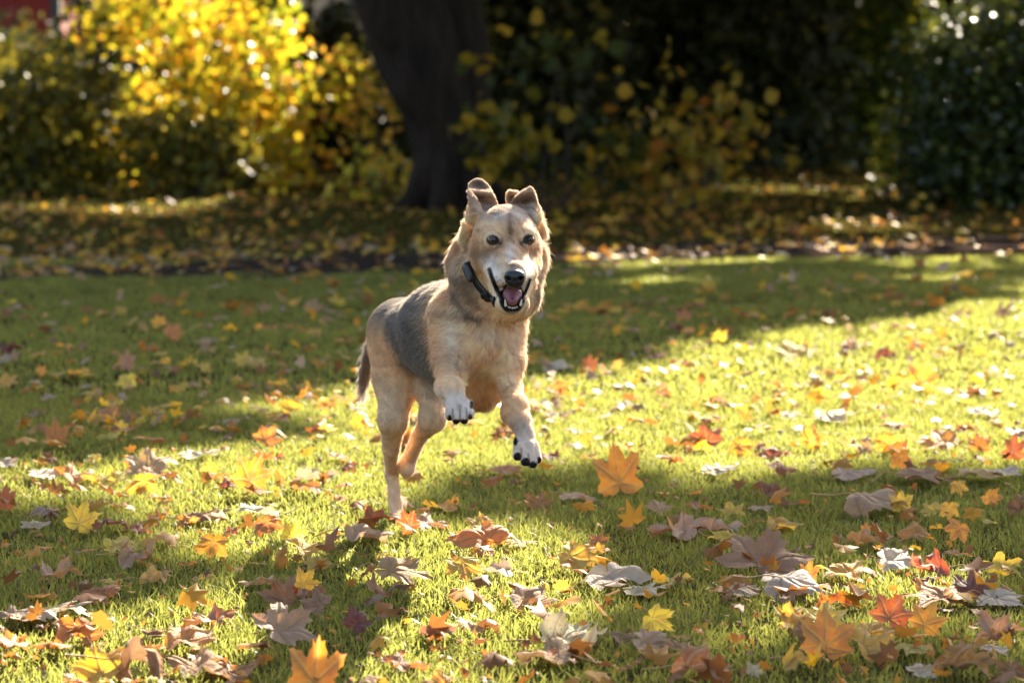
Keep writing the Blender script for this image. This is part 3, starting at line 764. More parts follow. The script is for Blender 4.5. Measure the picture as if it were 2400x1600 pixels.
def place_leaf(px, py, w, h, col, form, turn, label, group=None, ground_pt=None):
    r = leaf_rs
    dist = 1.16 * FPX / max(py - 200, 60)
    graz = math.atan2(CAM_H, dist)
    ratio_t = h / max(w, 1)
    vi = r.choice(FLAT + [1] if form == 's' else FLAT + [1, 2, 7] if form == 'f' else MID + CRL)
    me, ms, V = VAR[vi]
    tn = R(turn)
    # leaf frame: width along x, length tilted up away from the camera
    Rz = Matrix.Rotation(-tn, 3, 'Z')
    yaw = Matrix.Rotation(R(r.uniform(-16, 16)), 3, 'Z')
    flip = Matrix.Rotation(math.pi, 3, 'Y') if (col in ('pale grey', 'mauve brown') and r.rand() < .55 and form != 's') else Matrix.Identity(3)
    best = None
    for td in range(-6, 90, 4):
        M_ = yaw @ Matrix.Rotation(R(td), 3, 'X') @ Rz @ flip
        W_ = V @ np.array(M_).T
        hp = W_[:, 2] * math.cos(graz) + W_[:, 1] * math.sin(graz)
        q_ = (hp.max() - hp.min()) / (W_[:, 0].max() - W_[:, 0].min())
        sc_ = abs(math.log(q_ / ratio_t)) + abs(td) * .001
        if best is None or sc_ < best[0]: best = (sc_, td, M_)
    tilt = R(best[1]); M = best[2]
    W_ = V @ np.array(M).T
    hp = W_[:, 2] * math.cos(graz) + W_[:, 1] * math.sin(graz)
    st = float(np.clip(ratio_t / ((hp.max() - hp.min()) / (W_[:, 0].max() - W_[:, 0].min())), 1, 1.35))
    along = abs(math.cos(tn)) > .7
    M = M @ Matrix.Diagonal((1, st, 1) if along else (st, 1, 1))
    Mn = np.array(M)
    VV = V @ Mn.T
    ext = VV[:, 0].max() - VV[:, 0].min()
    p = G(px, py, 0.02)
    scale = float(np.clip(w / FPX * p[1] / ext, .035, .24))
    VV *= scale
    gz = float(ground_h(np.array(p[0]), np.array(p[1])))
    low = np.percentile(VV[:, 2], 6 if form != 's' else 1)
    press = .022 if form != 's' else .016
    zc = gz + press - low
    mid = (VV[:, 2].max() + VV[:, 2].min()) / 2 + zc
    p = G(px, py, mid)
    cx, cy = (VV[:, 0].max() + VV[:, 0].min()) / 2, (VV[:, 1].max() + VV[:, 1].min()) / 2
    loc = np.array([p[0] - cx, p[1] - cy, zc])
    o = bpy.data.objects.new('maple_leaf', leafme[(vi, col)])
    link(o)
    o.matrix_world = Matrix.Translation(Vector(loc)) @ (M.to_4x4()) @ Matrix.Scale(scale, 4)
    tag(o, label, 'leaf', group)
    if w > 44:
        s = bpy.data.objects.new('stalk', ms); link(s, o)
    xy = VV[:, :2] + loc[:2]
    LEAFPOS.append((p[0], p[1], gz + press, scale * .42) if tilt < R(40) else (p[0], p[1] - .05, gz + press, scale * .36))
    LEAVES.append(o)
    return o
for _, ms, _ in VAR: ms.materials.append(M_STALK)
leafme = {}
for vi, (me, ms, V) in enumerate(VAR):
    for cname, mt in LM.items():
        m2 = me.copy(); m2.materials.append(mt); leafme[(vi, cname)] = m2
GRP = 'maple leaves fallen on the lawn'
for (px, py, w, h, col, form, turn, lab) in HAND:
    place_leaf(px, py, w, h, col, form, turn, lab.replace('leaf', 'maple leaf', 1) if 'leaf' in lab else lab, GRP)

# the other countable leaves: the largest ones seen, labelled by colour, form and place
rest = 300 - len(HAND)
zones = [('on sunlit grass right of the dog', [(1240, 850), (1700, 800), (2400, 740), (2400, 1050), (1500, 1090), (1240, 1120)], .30),
         ('on the sunlit grass left of the dog', [(0, 1090), (420, 1020), (860, 900), (860, 1140), (0, 1145)], .10),
         ('in the shaded lawn left of the dog', [(0, 700), (860, 700), (860, 860), (400, 1000), (0, 1070)], .18),
         ('in the shaded lawn right of the dog', [(1260, 690), (2400, 650), (2400, 740), (1700, 800), (1240, 840)], .08),
         ('in dim grass at the lower left', [(0, 1150), (860, 1150), (860, 1600), (0, 1600)], .15),
         ('in dim grass at the lower right', [(1300, 1130), (2400, 1080), (2400, 1600), (1000, 1600)], .19)]
cols = list(PAL)
cw = np.array([.20, .24, .20, .12, .03, .12, .03, .06])
newl = []
for zi, (zn, poly, share) in enumerate(zones):
    want = int(round(rest * share)); xs_ = [q[0] for q in poly]; ys_ = [q[1] for q in poly]
    got = 0
    while got < want:
        x = leaf_rs.uniform(min(xs_), max(xs_)); y = leaf_rs.uniform(min(ys_), max(ys_))
        if not inpoly(np.array([x]), np.array([y]), poly)[0]: continue
        if any(abs(x - a[0]) < (a[2] + 20) * .55 and abs(y - a[1]) < 22 for a in HAND): continue
        near = (y - 200) / 1000.0
        w = leaf_rs.uniform(38, 88) * near
        form = leaf_rs.choice(['f', 'c', 's'], p=[.40, .40, .20])
        col = cols[leaf_rs.choice(len(cols), p=cw)]
        h = w * {'f': leaf_rs.uniform(.2, .35), 'c': leaf_rs.uniform(.35, .6), 's': leaf_rs.uniform(.6, .9)}[form]
        o = place_leaf(x, y, w, h, col, form, leaf_rs.uniform(-180, 180), 'x', GRP)
        newl.append((zi, col, form, x, y, o)); got += 1
ORD = ['first', 'second', 'third', 'fourth', 'fifth', 'sixth', 'seventh', 'eighth', 'ninth', 'tenth', 'eleventh', 'twelfth', 'thirteenth', 'fourteenth', 'fifteenth', 'sixteenth']
FN = {'f': 'flat', 'c': 'curled', 's': 'upright'}
from collections import defaultdict
dd = defaultdict(list)
for t_ in newl: dd[(t_[0], t_[1], t_[2])].append(t_)
for (zi, col, form), lst in dd.items():
    lst.sort(key=lambda t_: t_[3])
    for i, t_ in enumerate(lst):
        base_l = '%s %s leaf %s' % (FN[form], col, zones[zi][0])
        if len(lst) > 1: base_l += ', %s from left' % ORD[min(i, 15)]
        t_[5]['label'] = base_l

# past the countable ones: crumbs and far leaves as one mass
n = 14000
yy = 1 / leaf_rs.uniform(1 / 40.0, 1 / 5.0, n * 3)
xx = leaf_rs.uniform(-1, 1, n * 3) * (1.0 + yy * .28)
dens = np.where(yy > 18.3 + xx * .55, 1.0, np.where(yy > 9, .15, .22)) * np.where(yy < 9, .7, 1) * np.where((yy > 18.3 + xx * .55) & (yy < 19.7 + xx * .6), np.where(xx > 1.2, 1.3, 1.1), 1)
kp = leaf_rs.rand(n * 3) < dens * np.where(yy > 20, .12 + 1.25 * vnoise(xx, yy, .7, 8) ** 1.6, .35 + vnoise(xx, yy, .8, 8))
xx, yy = xx[kp], yy[kp]
sz = leaf_rs.uniform(.05, .15, len(xx)) * np.where(yy < 9, np.where(leaf_rs.rand(len(xx)) < .25, .62, .22), np.where(yy < 14, .55, .85))
C = np.stack([xx, yy, ground_h(xx, yy) + .025 + leaf_rs.rand(len(xx)) * .02], -1)
N = leaf_rs.normal(size=(len(xx), 3)) * .45 + [0, 0, 1]
def star_cards(C, s, N, r):
    # small maple silhouettes, eleven corners round a raised middle
    n_ = len(C)
    N = N / np.linalg.norm(N, axis=1)[:, None]
    a_ = np.cross(N, r.normal(size=(n_, 3))); a_ /= np.linalg.norm(a_, axis=1)[:, None]
    b_ = np.cross(N, a_)
    ks = [(0, 1.0), (27, .55), (50, .95), (78, .5), (103, .7), (150, .35), (180, .08), (210, .35), (257, .7), (282, .5), (310, .95), (333, .55)]
    P_ = [C + N * (s * .10)[:, None]]
    cu = r.uniform(-.5, .5, n_)
    for an, q in ks:
        q = q * r.uniform(.8, 1.15, n_) * .62; t_ = R(an)
        u_ = q * math.cos(t_); w_ = q * math.sin(t_)
        P_.append(C + s[:, None] * (a_ * u_[:, None] + b_ * w_[:, None] + N * (cu * (u_ ** 2 + w_ ** 2) * 1.6 + r.normal(size=n_) * .05)[:, None]))
    V_ = np.stack(P_, 1).reshape(-1, 3); m_ = len(ks)
    T_ = np.concatenate([np.arange(n_)[:, None] * (m_ + 1) + [[0, 1 + i, 1 + (i + 1) % m_]] for i in range(m_)])
    return V_, T_
V, T3 = star_cards(C, sz, N, leaf_rs)
M_LIT = foliage_mat('litter_leaves', [(0, (0.16, 0.07, 0.03)), (0.2, (0.36, 0.14, 0.03)), (0.45, (0.62, 0.30, 0.03)), (0.65, (0.66, 0.42, 0.04)), (0.8, (0.36, 0.20, 0.09)), (1, (0.45, 0.33, 0.22))], .4, .55, .3)
tag(mobj('leaf_litter', make_mesh('leaf_litter', V, tris=T3, attrs={'rnd': np.repeat(leaf_rs.rand(len(xx)) * np.where(yy < 9, .45, np.where(yy > 20, .70, 1)), 13)}), M_LIT), 'small scattered autumn leaves and leaf crumbs over the lawn', 'leaf litter', kind='stuff')

# ------------------------------------------------------------------ grass
def grass(name, ny0, ny1, count, hmin, hmax, wid, seed, label):
    r = np.random.RandomState(seed)
    y = np.sqrt(r.uniform(ny0 ** 2, ny1 ** 2, count)); x = r.uniform(-1, 1, count) * (y * .27 + 1.0)
    g = vnoise(x, y, 4.5, 12) * .6 + vnoise(x, y, 14, 13) * .4
    kp = r.rand(count) < .45 + g
    x, y, g = x[kp], y[kp], g[kp]
    n = len(x)
    hh = r.uniform(hmin, hmax, n) * (.55 + .9 * g)
    if LEAFPOS:
        lp = np.array(LEAFPOS)
        for (lx, ly, lz, lr) in lp[(lp[:, 1] > ny0 - .3) & (lp[:, 1] < ny1 + .3)]:
            m = (np.abs(x - lx) < lr) & (np.abs(y - ly) < lr)
            hh[m] = np.minimum(hh[m], .024)
    z = ground_h(x, y) - .004
    a = r.uniform(0, 2 * math.pi, n)
    lean = np.abs(r.normal(size=n)) * .60 + .1
    dx, dy = np.cos(a) * lean, np.sin(a) * lean
    wa = r.uniform(0, math.pi, n)
    w = wid * r.uniform(.6, 1.3, n) * np.where(hh < .02, .7, 1)
    wx, wy = np.cos(wa) * w * .5, np.sin(wa) * w * .5
    B = np.stack([x, y, z], -1)
    def row(t, ws):
        c = B + np.stack([dx * hh * t ** 1.8, dy * hh * t ** 1.8, hh * t * (1 - .25 * lean * t)], -1)
        o_ = np.stack([wx * ws, wy * ws, 0 * wx], -1)
        return c - o_, c + o_
    a0, b0 = row(0, .8); a1, b1 = row(.45, 1.0); a2, b2 = row(.8, .6); tp_, _ = row(1.0, 0)
    V = np.stack([a0, b0, a1, b1, a2, b2, tp_], 1).reshape(-1, 3)
    o = np.arange(n)[:, None] * 7
    Q = np.concatenate([o + [[0, 1, 3, 2]], o + [[2, 3, 5, 4]]], 0)
    T = o + [[4, 5, 6]]
    rn = np.clip(g * .45 + r.rand(n) * .48 + (vnoise(x, y, 1.9, 61) - .42) * .34, 0, 1)
    me = make_mesh(name, V, tris=T, quads=Q, smooth=True, attrs={'rnd': np.repeat(rn, 7), 'tipf': np.tile([0, 0, .45, .45, .8, .8, 1.0], n)})
    return tag(mobj(name, me, M_GRASS), label, 'grass', kind='stuff')
k = NM('grass_blades')
c = k.ramp(k.attr('rnd'), [(0, (0.07, 0.05, 0.02)), (0.2, (0.020, 0.026, 0.011)), (0.5, (0.017, 0.036, 0.012)), (0.82, (0.036, 0.060, 0.017)), (0.89, (0.26, 0.20, 0.08)), (1, (0.36, 0.28, 0.13))])
c = k.mix(k.math('MULTIPLY', k.attr('tipf'), .25), c, (0.09, 0.11, 0.03))
t = k.mix(.62, c, (0.46, 0.47, 0.095))
M_GRASS = k.done(k.leafy(c, t, .62, .42, .2))
gm = 1.0
grass('grass', 4.9, 10.5, int(620000 * gm), .010, .042, .0035, 3, 'short green lawn grass in the near foreground')
grass('grass', 10.5, 19.0, int(280000 * gm), .018, .040, .008, 4, 'short lawn grass behind the dog up to the path')
grass('grass', 19.5, 36.0, int(14000 * gm), .02, .04, .012, 5, 'thin far grass beyond the path')
# ------------------------------------------------------------------ the dog: one continuous body grown from smoothly blended volumes
class Field:
    """signed distance samples on a grid, with smooth unions of ellipsoids and tapered rods"""
    def __init__(self, lo, hi, h):
        self.lo = np.array(lo, np.float32); self.h = h
        self.n = np.ceil((np.array(hi) - lo) / h).astype(int) + 1
        self.f = np.full(self.n, 0.2, np.float32)
    def sub(self, lo, hi):
        a = np.clip(np.floor((np.array(lo) - self.lo) / self.h).astype(int), 0, self.n - 1)
        b = np.clip(np.ceil((np.array(hi) - self.lo) / self.h).astype(int) + 1, 1, self.n)
        ax = [self.lo[i] + self.h * np.arange(a[i], b[i], dtype=np.float32) for i in range(3)]
        return tuple(slice(a[i], b[i]) for i in range(3)), np.meshgrid(*ax, indexing='ij', sparse=True)
    def union(self, sl, d, k):
        o = self.f[sl]
        if k <= 0: self.f[sl] = np.minimum(o, d); return
        hh = np.maximum(k - np.abs(o - d), 0) / k
        self.f[sl] = np.minimum(o, d) - hh * hh * k * .25
    def carve(self, sl, d, k):
        o = self.f[sl]; d = -d
        hh = np.maximum(k - np.abs(o - d), 0) / k
        self.f[sl] = np.maximum(o, d) + hh * hh * k * .25
    def rod(self, a, ra, b, rb, k=.03, neg=False):
        a, b = np.asarray(a, float), np.asarray(b, float)
        m = max(ra, rb) + k + .012
        sl, (X, Y, Z) = self.sub(np.minimum(a, b) - m, np.maximum(a, b) + m)
        d = b - a; L2 = max(d @ d, 1e-9)
        t = np.clip(((X - a[0]) * d[0] + (Y - a[1]) * d[1] + (Z - a[2]) * d[2]) / L2, 0, 1)
        q = np.sqrt((X - a[0] - t * d[0]) ** 2 + (Y - a[1] - t * d[1]) ** 2 + (Z - a[2] - t * d[2]) ** 2) - (ra + (rb - ra) * t)
        (self.carve if neg else self.union)(sl, q.astype(np.float32), k)
    def ell(self, c, r, k=.03, rot=None, neg=False):
        c, r = np.asarray(c, float), np.asarray(r, float)
        m = r.max() + k + .012
        sl, (X, Y, Z) = self.sub(c - m, c + m)
        x, y, z = X - c[0], Y - c[1], Z - c[2]
        if rot is not None:
            M = np.array(rot)
            x, y, z = (M[0, i] * x + M[1, i] * y + M[2, i] * z for i in range(3))
        k0 = np.sqrt((x / r[0]) ** 2 + (y / r[1]) ** 2 + (z / r[2]) ** 2)
        k1 = np.sqrt((x / r[0] ** 2) ** 2 + (y / r[1] ** 2) ** 2 + (z / r[2] ** 2) ** 2) + 1e-6
        q = np.where(k0 < .02, -r.min(), k0 * (k0 - 1) / k1)
        (self.carve if neg else self.union)(sl, q.astype(np.float32), k)
    def sheet(self, pts, rad, k):
        """union with a thin sheet given by dense points"""
        lo, hi = pts.min(0) - .02, pts.max(0) + .02
        sl, (X, Y, Z) = self.sub(lo, hi)
        shp = np.broadcast(X, Y, Z).shape
        d = np.full(shp, .05, np.float32)
        gl = np.array([X.flat[0], Y.flat[0], Z.flat[0]])
        w = int(math.ceil((max(rad) + .008) / self.h))
        off = np.stack(np.meshgrid(*[np.arange(-w, w + 1)] * 3, indexing='ij'), -1).reshape(-1, 3)
        for p, r_ in zip(pts, rad):
            i = np.round((p - gl) / self.h).astype(int) + off
            i = i[((i >= 0) & (i < shp)).all(1)]
            q = np.linalg.norm(gl + i * self.h - p, axis=1) - r_
            ix = tuple(i.T)
            d[ix] = np.minimum(d[ix], q)
        self.union(sl, d, k)
    def sample(self, p):
        u = (np.asarray(p) - self.lo) / self.h
        u = np.clip(u, 0, self.n - 1.001); i = np.floor(u).astype(int); f = u - i
        r_ = 0
        for a in (0, 1):
            for b in (0, 1):
                for c in (0, 1):
                    w = (f[..., 0] if a else 1 - f[..., 0]) * (f[..., 1] if b else 1 - f[..., 1]) * (f[..., 2] if c else 1 - f[..., 2])
                    r_ = r_ + w * self.f[i[..., 0] + a, i[..., 1] + b, i[..., 2] + c]
        return r_
    def grad(self, p, e=None):
        e = e or self.h
        g = np.stack([self.sample(p + np.eye(3)[i] * e) - self.sample(p - np.eye(3)[i] * e) for i in range(3)], -1)
        return g / (np.linalg.norm(g, axis=-1, keepdims=True) + 1e-9)
    def hit(self, px, py, y0=6.3, y1=7.9):
        """first surface point seen at a photograph pixel"""
        ys = np.arange(y0, y1, .002)
        p = P(px + 0 * ys, py + 0 * ys, ys)
        v = self.sample(p)
        i = np.argmax(v < 0)
        return p[i] if (v < 0).any() else None
    def mesh(self):
        """surface nets"""
        f = self.f; s = f < 0
        n0, n1, n2 = f.shape
        cnt = np.zeros((n0 - 1, n1 - 1, n2 - 1), np.uint8)
        for a in (0, 1):
            for b in (0, 1):
                for c in (0, 1):
                    cnt += s[a:n0 - 1 + a, b:n1 - 1 + b, c:n2 - 1 + c]
        cell = np.argwhere((cnt > 0) & (cnt < 8))
        idx = np.full(cnt.shape, -1, np.int32); idx[tuple(cell.T)] = np.arange(len(cell))
        acc = np.zeros((len(cell), 3)); num = np.zeros(len(cell))
        co = [(a, b, c) for a in (0, 1) for b in (0, 1) for c in (0, 1)]
        for i, p in enumerate(co):
            for q in co[i + 1:]:
                if sum(abs(p[j] - q[j]) for j in range(3)) != 1: continue
                fp = f[cell[:, 0] + p[0], cell[:, 1] + p[1], cell[:, 2] + p[2]]; fq = f[cell[:, 0] + q[0], cell[:, 1] + q[1], cell[:, 2] + q[2]]
                m = (fp < 0) != (fq < 0)
                t = np.where(m, fp / np.where(m, fp - fq, 1), 0)
                acc += np.where(m[:, None], np.array(p) + t[:, None] * (np.array(q) - np.array(p)), 0); num += m
        V = self.lo + self.h * (cell + acc / num[:, None])
        quads = []
        for ax in range(3):
            o = [0, 0, 0]; o[ax] = 1
            A = s[1:-1, 1:-1, 1:-1]; B = s[1 + o[0]:n0 - 1 + o[0], 1 + o[1]:n1 - 1 + o[1], 1 + o[2]:n2 - 1 + o[2]]
            e = np.argwhere(A != B) + 1
            ins = s[tuple(e.T)]
            u, v = [(1, 2), (2, 0), (0, 1)][ax]
            U = np.zeros(3, int); U[u] = 1; W = np.zeros(3, int); W[v] = 1
            c4 = [e - U - W, e - W, e, e - U]
            g = [np.clip(c, 0, np.array(cnt.shape) - 1) for c in c4]
            q = np.stack([idx[tuple(c.T)] for c in g], 1)
            q[~ins] = q[~ins][:, ::-1]
            quads.append(q[(q >= 0).all(1)])
        return V, np.concatenate(quads)

D = Field([-.42, 6.28, -.02], [.13, 7.92, .97], .003)
def rod(a, b, k=.03, neg=False, F=D):
    """a, b = (px, py, depth y, radius in px)"""
    F.rod(P(a[0], a[1], a[2]), a[3] * a[2] / FPX, P(b[0], b[1], b[2]), b[3] * b[2] / FPX, k, neg)
def ell(px, py, y, rx, rz, ry, k=.03, neg=False, F=D, roll=0.0, pitch=0.0, yaw=0.0):
    s = y / FPX
    M = Matrix.Rotation(R(yaw), 3, 'Z') @ Matrix.Rotation(R(pitch), 3, 'X') @ Matrix.Rotation(R(roll), 3, 'Y')
    F.ell(P(px, py, y), (rx * s, ry, rz * s), k, M, neg)

# trunk of the body: chest, ribs, loin, rump
ell(1085, 800, 7.13, 118, 132, .20, .05, yaw=20)
ell(1112, 880, 7.03, 70, 82, .15, .05, yaw=18)
ell(1118, 800, 6.96, 88, 100, .11, .05)
rod((1110, 724, 7.00, 70), (1025, 752, 7.20, 72), .05)
rod((1025, 755, 7.2, 70), (955, 778, 7.45, 68), .05)
rod((1040, 800, 7.25, 84), (965, 800, 7.48, 68), .06)
ell(942, 782, 7.52, 62, 78, .12, .04, yaw=15)
# neck and ruff
rod((1128, 745, 6.95, 80), (1154, 655, 6.88, 82), .06)
ell(1160, 640, 6.87, 88, 90, .090, .04)
rod((1158, 640, 6.86, 78), (1182, 570, 6.80, 68), .04)
ell(1205, 690, 6.82, 54, 62, .07, .04)
ell(1234, 615, 6.88, 38, 48, .06, .03)
# shoulders and breast
rod((1062, 745, 6.96, 44), (1060, 850, 6.86, 40), .05)
rod((1180, 745, 6.95, 42), (1186, 850, 6.88, 35), .05)
rod((1125, 740, 6.86, 46), (1122, 800, 6.86, 52), .05)
# left foreleg as seen: elbow, forearm towards the camera, wrist, hanging paw
rod((1060, 850, 6.86, 38), (1058, 880, 6.80, 32), .025)
rod((1056, 880, 6.80, 30), (1046, 908, 6.68, 23), .02)
ell(1036, 908, 6.69, 17, 20, .020, .015)
ell(1062, 905, 6.66, 24, 20, .022, .015)
rod((1062, 908, 6.665, 22), (1073, 950, 6.65, 24), .015)
rod((1042, 915, 6.70, 14), (1048, 945, 6.69, 10), .012)
for (x0, x1, y1, dy) in ((1056, 1054, 977, 0), (1067, 1069, 985, -.008), (1083, 1088, 985, -.008), (1092, 1101, 974, 0)):
    rod((x0, 945, 6.65 + dy, 11), (x1, y1 - 8, 6.635 + dy, 10.5), .006)
    rod((x1, y1 - 8, 6.635 + dy, 10), (x1, y1, 6.64 + dy, 9), .004)
ell(1104, 946, 6.665, 5, 10, .008, .004)
# right foreleg as seen: forearm down, wrist, paw turned up at the toes
rod((1186, 850, 6.88, 34), (1194, 905, 6.83, 27), .03)
rod((1194, 905, 6.83, 25), (1210, 955, 6.76, 27), .02)
rod((1208, 955, 6.76, 28), (1214, 985, 6.73, 24), .018)
ell(1190, 972, 6.76, 14, 22, .018, .015)
rod((1222, 985, 6.72, 22), (1230, 1015, 6.70, 19), .015)
rod((1230, 1015, 6.70, 20), (1231, 1050, 6.68, 27), .012)
ell(1210, 1036, 6.675, 7, 12, .010, .004)
for (x0, x1, y1, dd) in ((1217, 1213, 1068, .0), (1228, 1231, 1081, -.012), (1241, 1248, 1086, -.010), (1250, 1259, 1075, .004)):
    rod((x0, 1042, 6.675 + dd, 12), (x1, y1, 6.655 + dd, 11.5), .005)
# standing hind leg
rod((925, 780, 7.52, 56), (930, 885, 7.44, 53), .05)
rod((932, 885, 7.44, 50), (921, 985, 7.38, 33), .03)
rod((921, 985, 7.38, 31), (917, 1050, 7.46, 19), .02)
rod((917, 1050, 7.46, 18), (917, 1108, 7.60, 13), .012)
ell(917, 1112, 7.605, 14, 15, .022, .01)
rod((919, 1112, 7.59, 13), (927, 1180, 7.575, 15), .01)
rod((927, 1180, 7.575, 15), (931, 1212, 7.55, 14), .008)
for dx in (-9, -3, 4, 10):
    rod((931 + dx, 1203, 7.54, 7), (932 + dx * 1.25, 1213, 7.505 + abs(dx) * .0008, 7), .005)
# folded hind leg
rod((975, 830, 7.50, 42), (1012, 900, 7.42, 38), .03)
rod((1012, 900, 7.42, 36), (1016, 978, 7.34, 30), .025)
rod((1012, 984, 7.35, 29), (983, 1022, 7.46, 17), .018)
rod((983, 1022, 7.46, 17), (958, 1078, 7.56, 17), .012)
ell(953, 1094, 7.55, 20, 24, .022, .01)
rod((953, 1094, 7.57, 16), (957, 1085, 7.70, 13), .01)
# tail
tl = spline([(893, 765, 7.64, 12), (874, 815, 7.70, 12), (858, 870, 7.74, 10), (847, 915, 7.76, 5), (841, 932, 7.77, 2)], 9)
for a, b in zip(tl[:-1], tl[1:]): rod(tuple(a), tuple(b), .012)

# head
ell(1186, 548, 6.72, 67, 68, .085, .03)
ell(1184, 572, 6.72, 68, 60, .080, .03)
ell(1130, 596, 6.74, 24, 38, .045, .03)
ell(1242, 596, 6.74, 22, 36, .045, .03)
rod((1192, 575, 6.66, 46), (1200, 625, 6.585, 37), .03)
rod((1199, 618, 6.59, 33), (1205, 642, 6.52, 27), .018)
ell(1205, 640, 6.515, 27, 24, .022, .012)
rod((1188, 652, 6.545, 19), (1170, 648, 6.60, 24), .012)
rod((1222, 652, 6.545, 18), (1238, 640, 6.60, 19), .012)
rod((1163, 640, 6.62, 22), (1150, 622, 6.68, 24), .02)
rod((1240, 636, 6.62, 18), (1246, 618, 6.68, 22), .02)
# brow ridges, the furrow between, the eye hollows
ell(1160, 545, 6.655, 20, 13, .018, .015, roll=-8)
ell(1235, 544, 6.655, 18, 13, .018, .015, roll=8)
rod((1196, 548, 6.625, 3.5), (1194, 512, 6.635, 3.5), .012, neg=True)
ell(1172, 574, 6.615, 9, 12, .010, .012, neg=True)
ell(1223, 574, 6.615, 8, 12, .010, .012, neg=True)
# lower jaw, open
rod((1170, 668, 6.66, 26), (1192, 708, 6.585, 25), .014)
rod((1236, 664, 6.66, 20), (1209, 708, 6.585, 25), .014)
rod((1182, 712, 6.575, 22), (1219, 712, 6.575, 22), .010)
# mouth cavity
ell(1200, 694, 6.545, 25, 30, .075, .005, neg=True)
ell(1200, 672, 6.57, 22, 14, .06, .005, neg=True)

# ears: cupped sheets with folded tips
def ear(rows, nu, tcurve, cup, k=.010):
    """rows: (v, left px, left py, right px, right py, depth y, cup, thickness)"""
    rw = spline([q for q in rows], 46)
    pts, rad = [], []
    for q in rw:
        lx, ly, rx, ry, y, cp, th = q
        for u in np.linspace(0, 1, nu):
            s = 4 * u * (1 - u)
            pts.append(P(lx + (rx - lx) * u, ly + (ry - ly) * u - tcurve * 0 * s, y + cp * s))
            rad.append(th * (.55 + .45 * min(1, s * 2.5)))
    D.sheet(np.array(pts), rad, k)
# left ear as seen: base, upright shell, crease, rounded tip leaning back
ear([(1104, 512, 1160, 492, 6.760, .018, .0075), (1101, 492, 1166, 486, 6.762, .022, .0055), (1099, 474, 1163, 474, 6.764, .022, .0045), (1098, 460, 1158, 462, 6.762, .018, .0042),
     (1099, 449, 1154, 455, 6.752, .010, .0042), (1101, 446, 1152, 450, 6.768, .012, .0040), (1100, 438, 1149, 444, 6.785, .016, .0038), (1103, 429, 1143, 434, 6.795, .014, .0036), (1114, 422, 1131, 425, 6.800, .006, .0034)], 24, 0, 0)
# its folded front flap
ear([(1104, 508, 1116, 505, 6.735, .0, .005), (1101, 485, 1127, 492, 6.725, -.004, .0042), (1099, 462, 1119, 474, 6.728, -.004, .004), (1097, 447, 1106, 456, 6.740, 0, .0034)], 14, 0, 0)
# right ear as seen: shell folded over, peak at its outer corner
ear([(1206, 492, 1262, 505, 6.765, .016, .007), (1199, 480, 1261, 488, 6.768, .020, .005), (1203, 472, 1258, 472, 6.762, .020, .0045), (1210, 462, 1254, 458, 6.750, .012, .0042), (1222, 453, 1250, 447, 6.742, .004, .004), (1238, 444, 1245, 441, 6.745, 0, .0034)], 24, 0, 0)
ear([(1190, 484, 1216, 484, 6.785, .010, .0045), (1188, 470, 1216, 468, 6.790, .010, .004), (1188, 456, 1216, 455, 6.785, .006, .0038), (1193, 449, 1212, 452, 6.775, 0, .0034)], 16, 0, 0)
ell(1122, 510, 6.755, 24, 20, .025, .02)
ell(1246, 510, 6.76, 20, 20, .025, .02)
# cheek folds
rod((1099, 528, 6.80, 13), (1094, 560, 6.82, 13), .014)
rod((1090, 572, 6.87, 20), (1074, 618, 6.91, 24), .025)
rod((1262, 590, 6.86, 12), (1265, 615, 6.88, 11), .02)
rod((1266, 522, 6.80, 8), (1270, 548, 6.82, 7), .014)

BV, BQ = D.mesh()
# keep the one connected body
DOG0 = np.array([-.10, 7.05, 0.0])

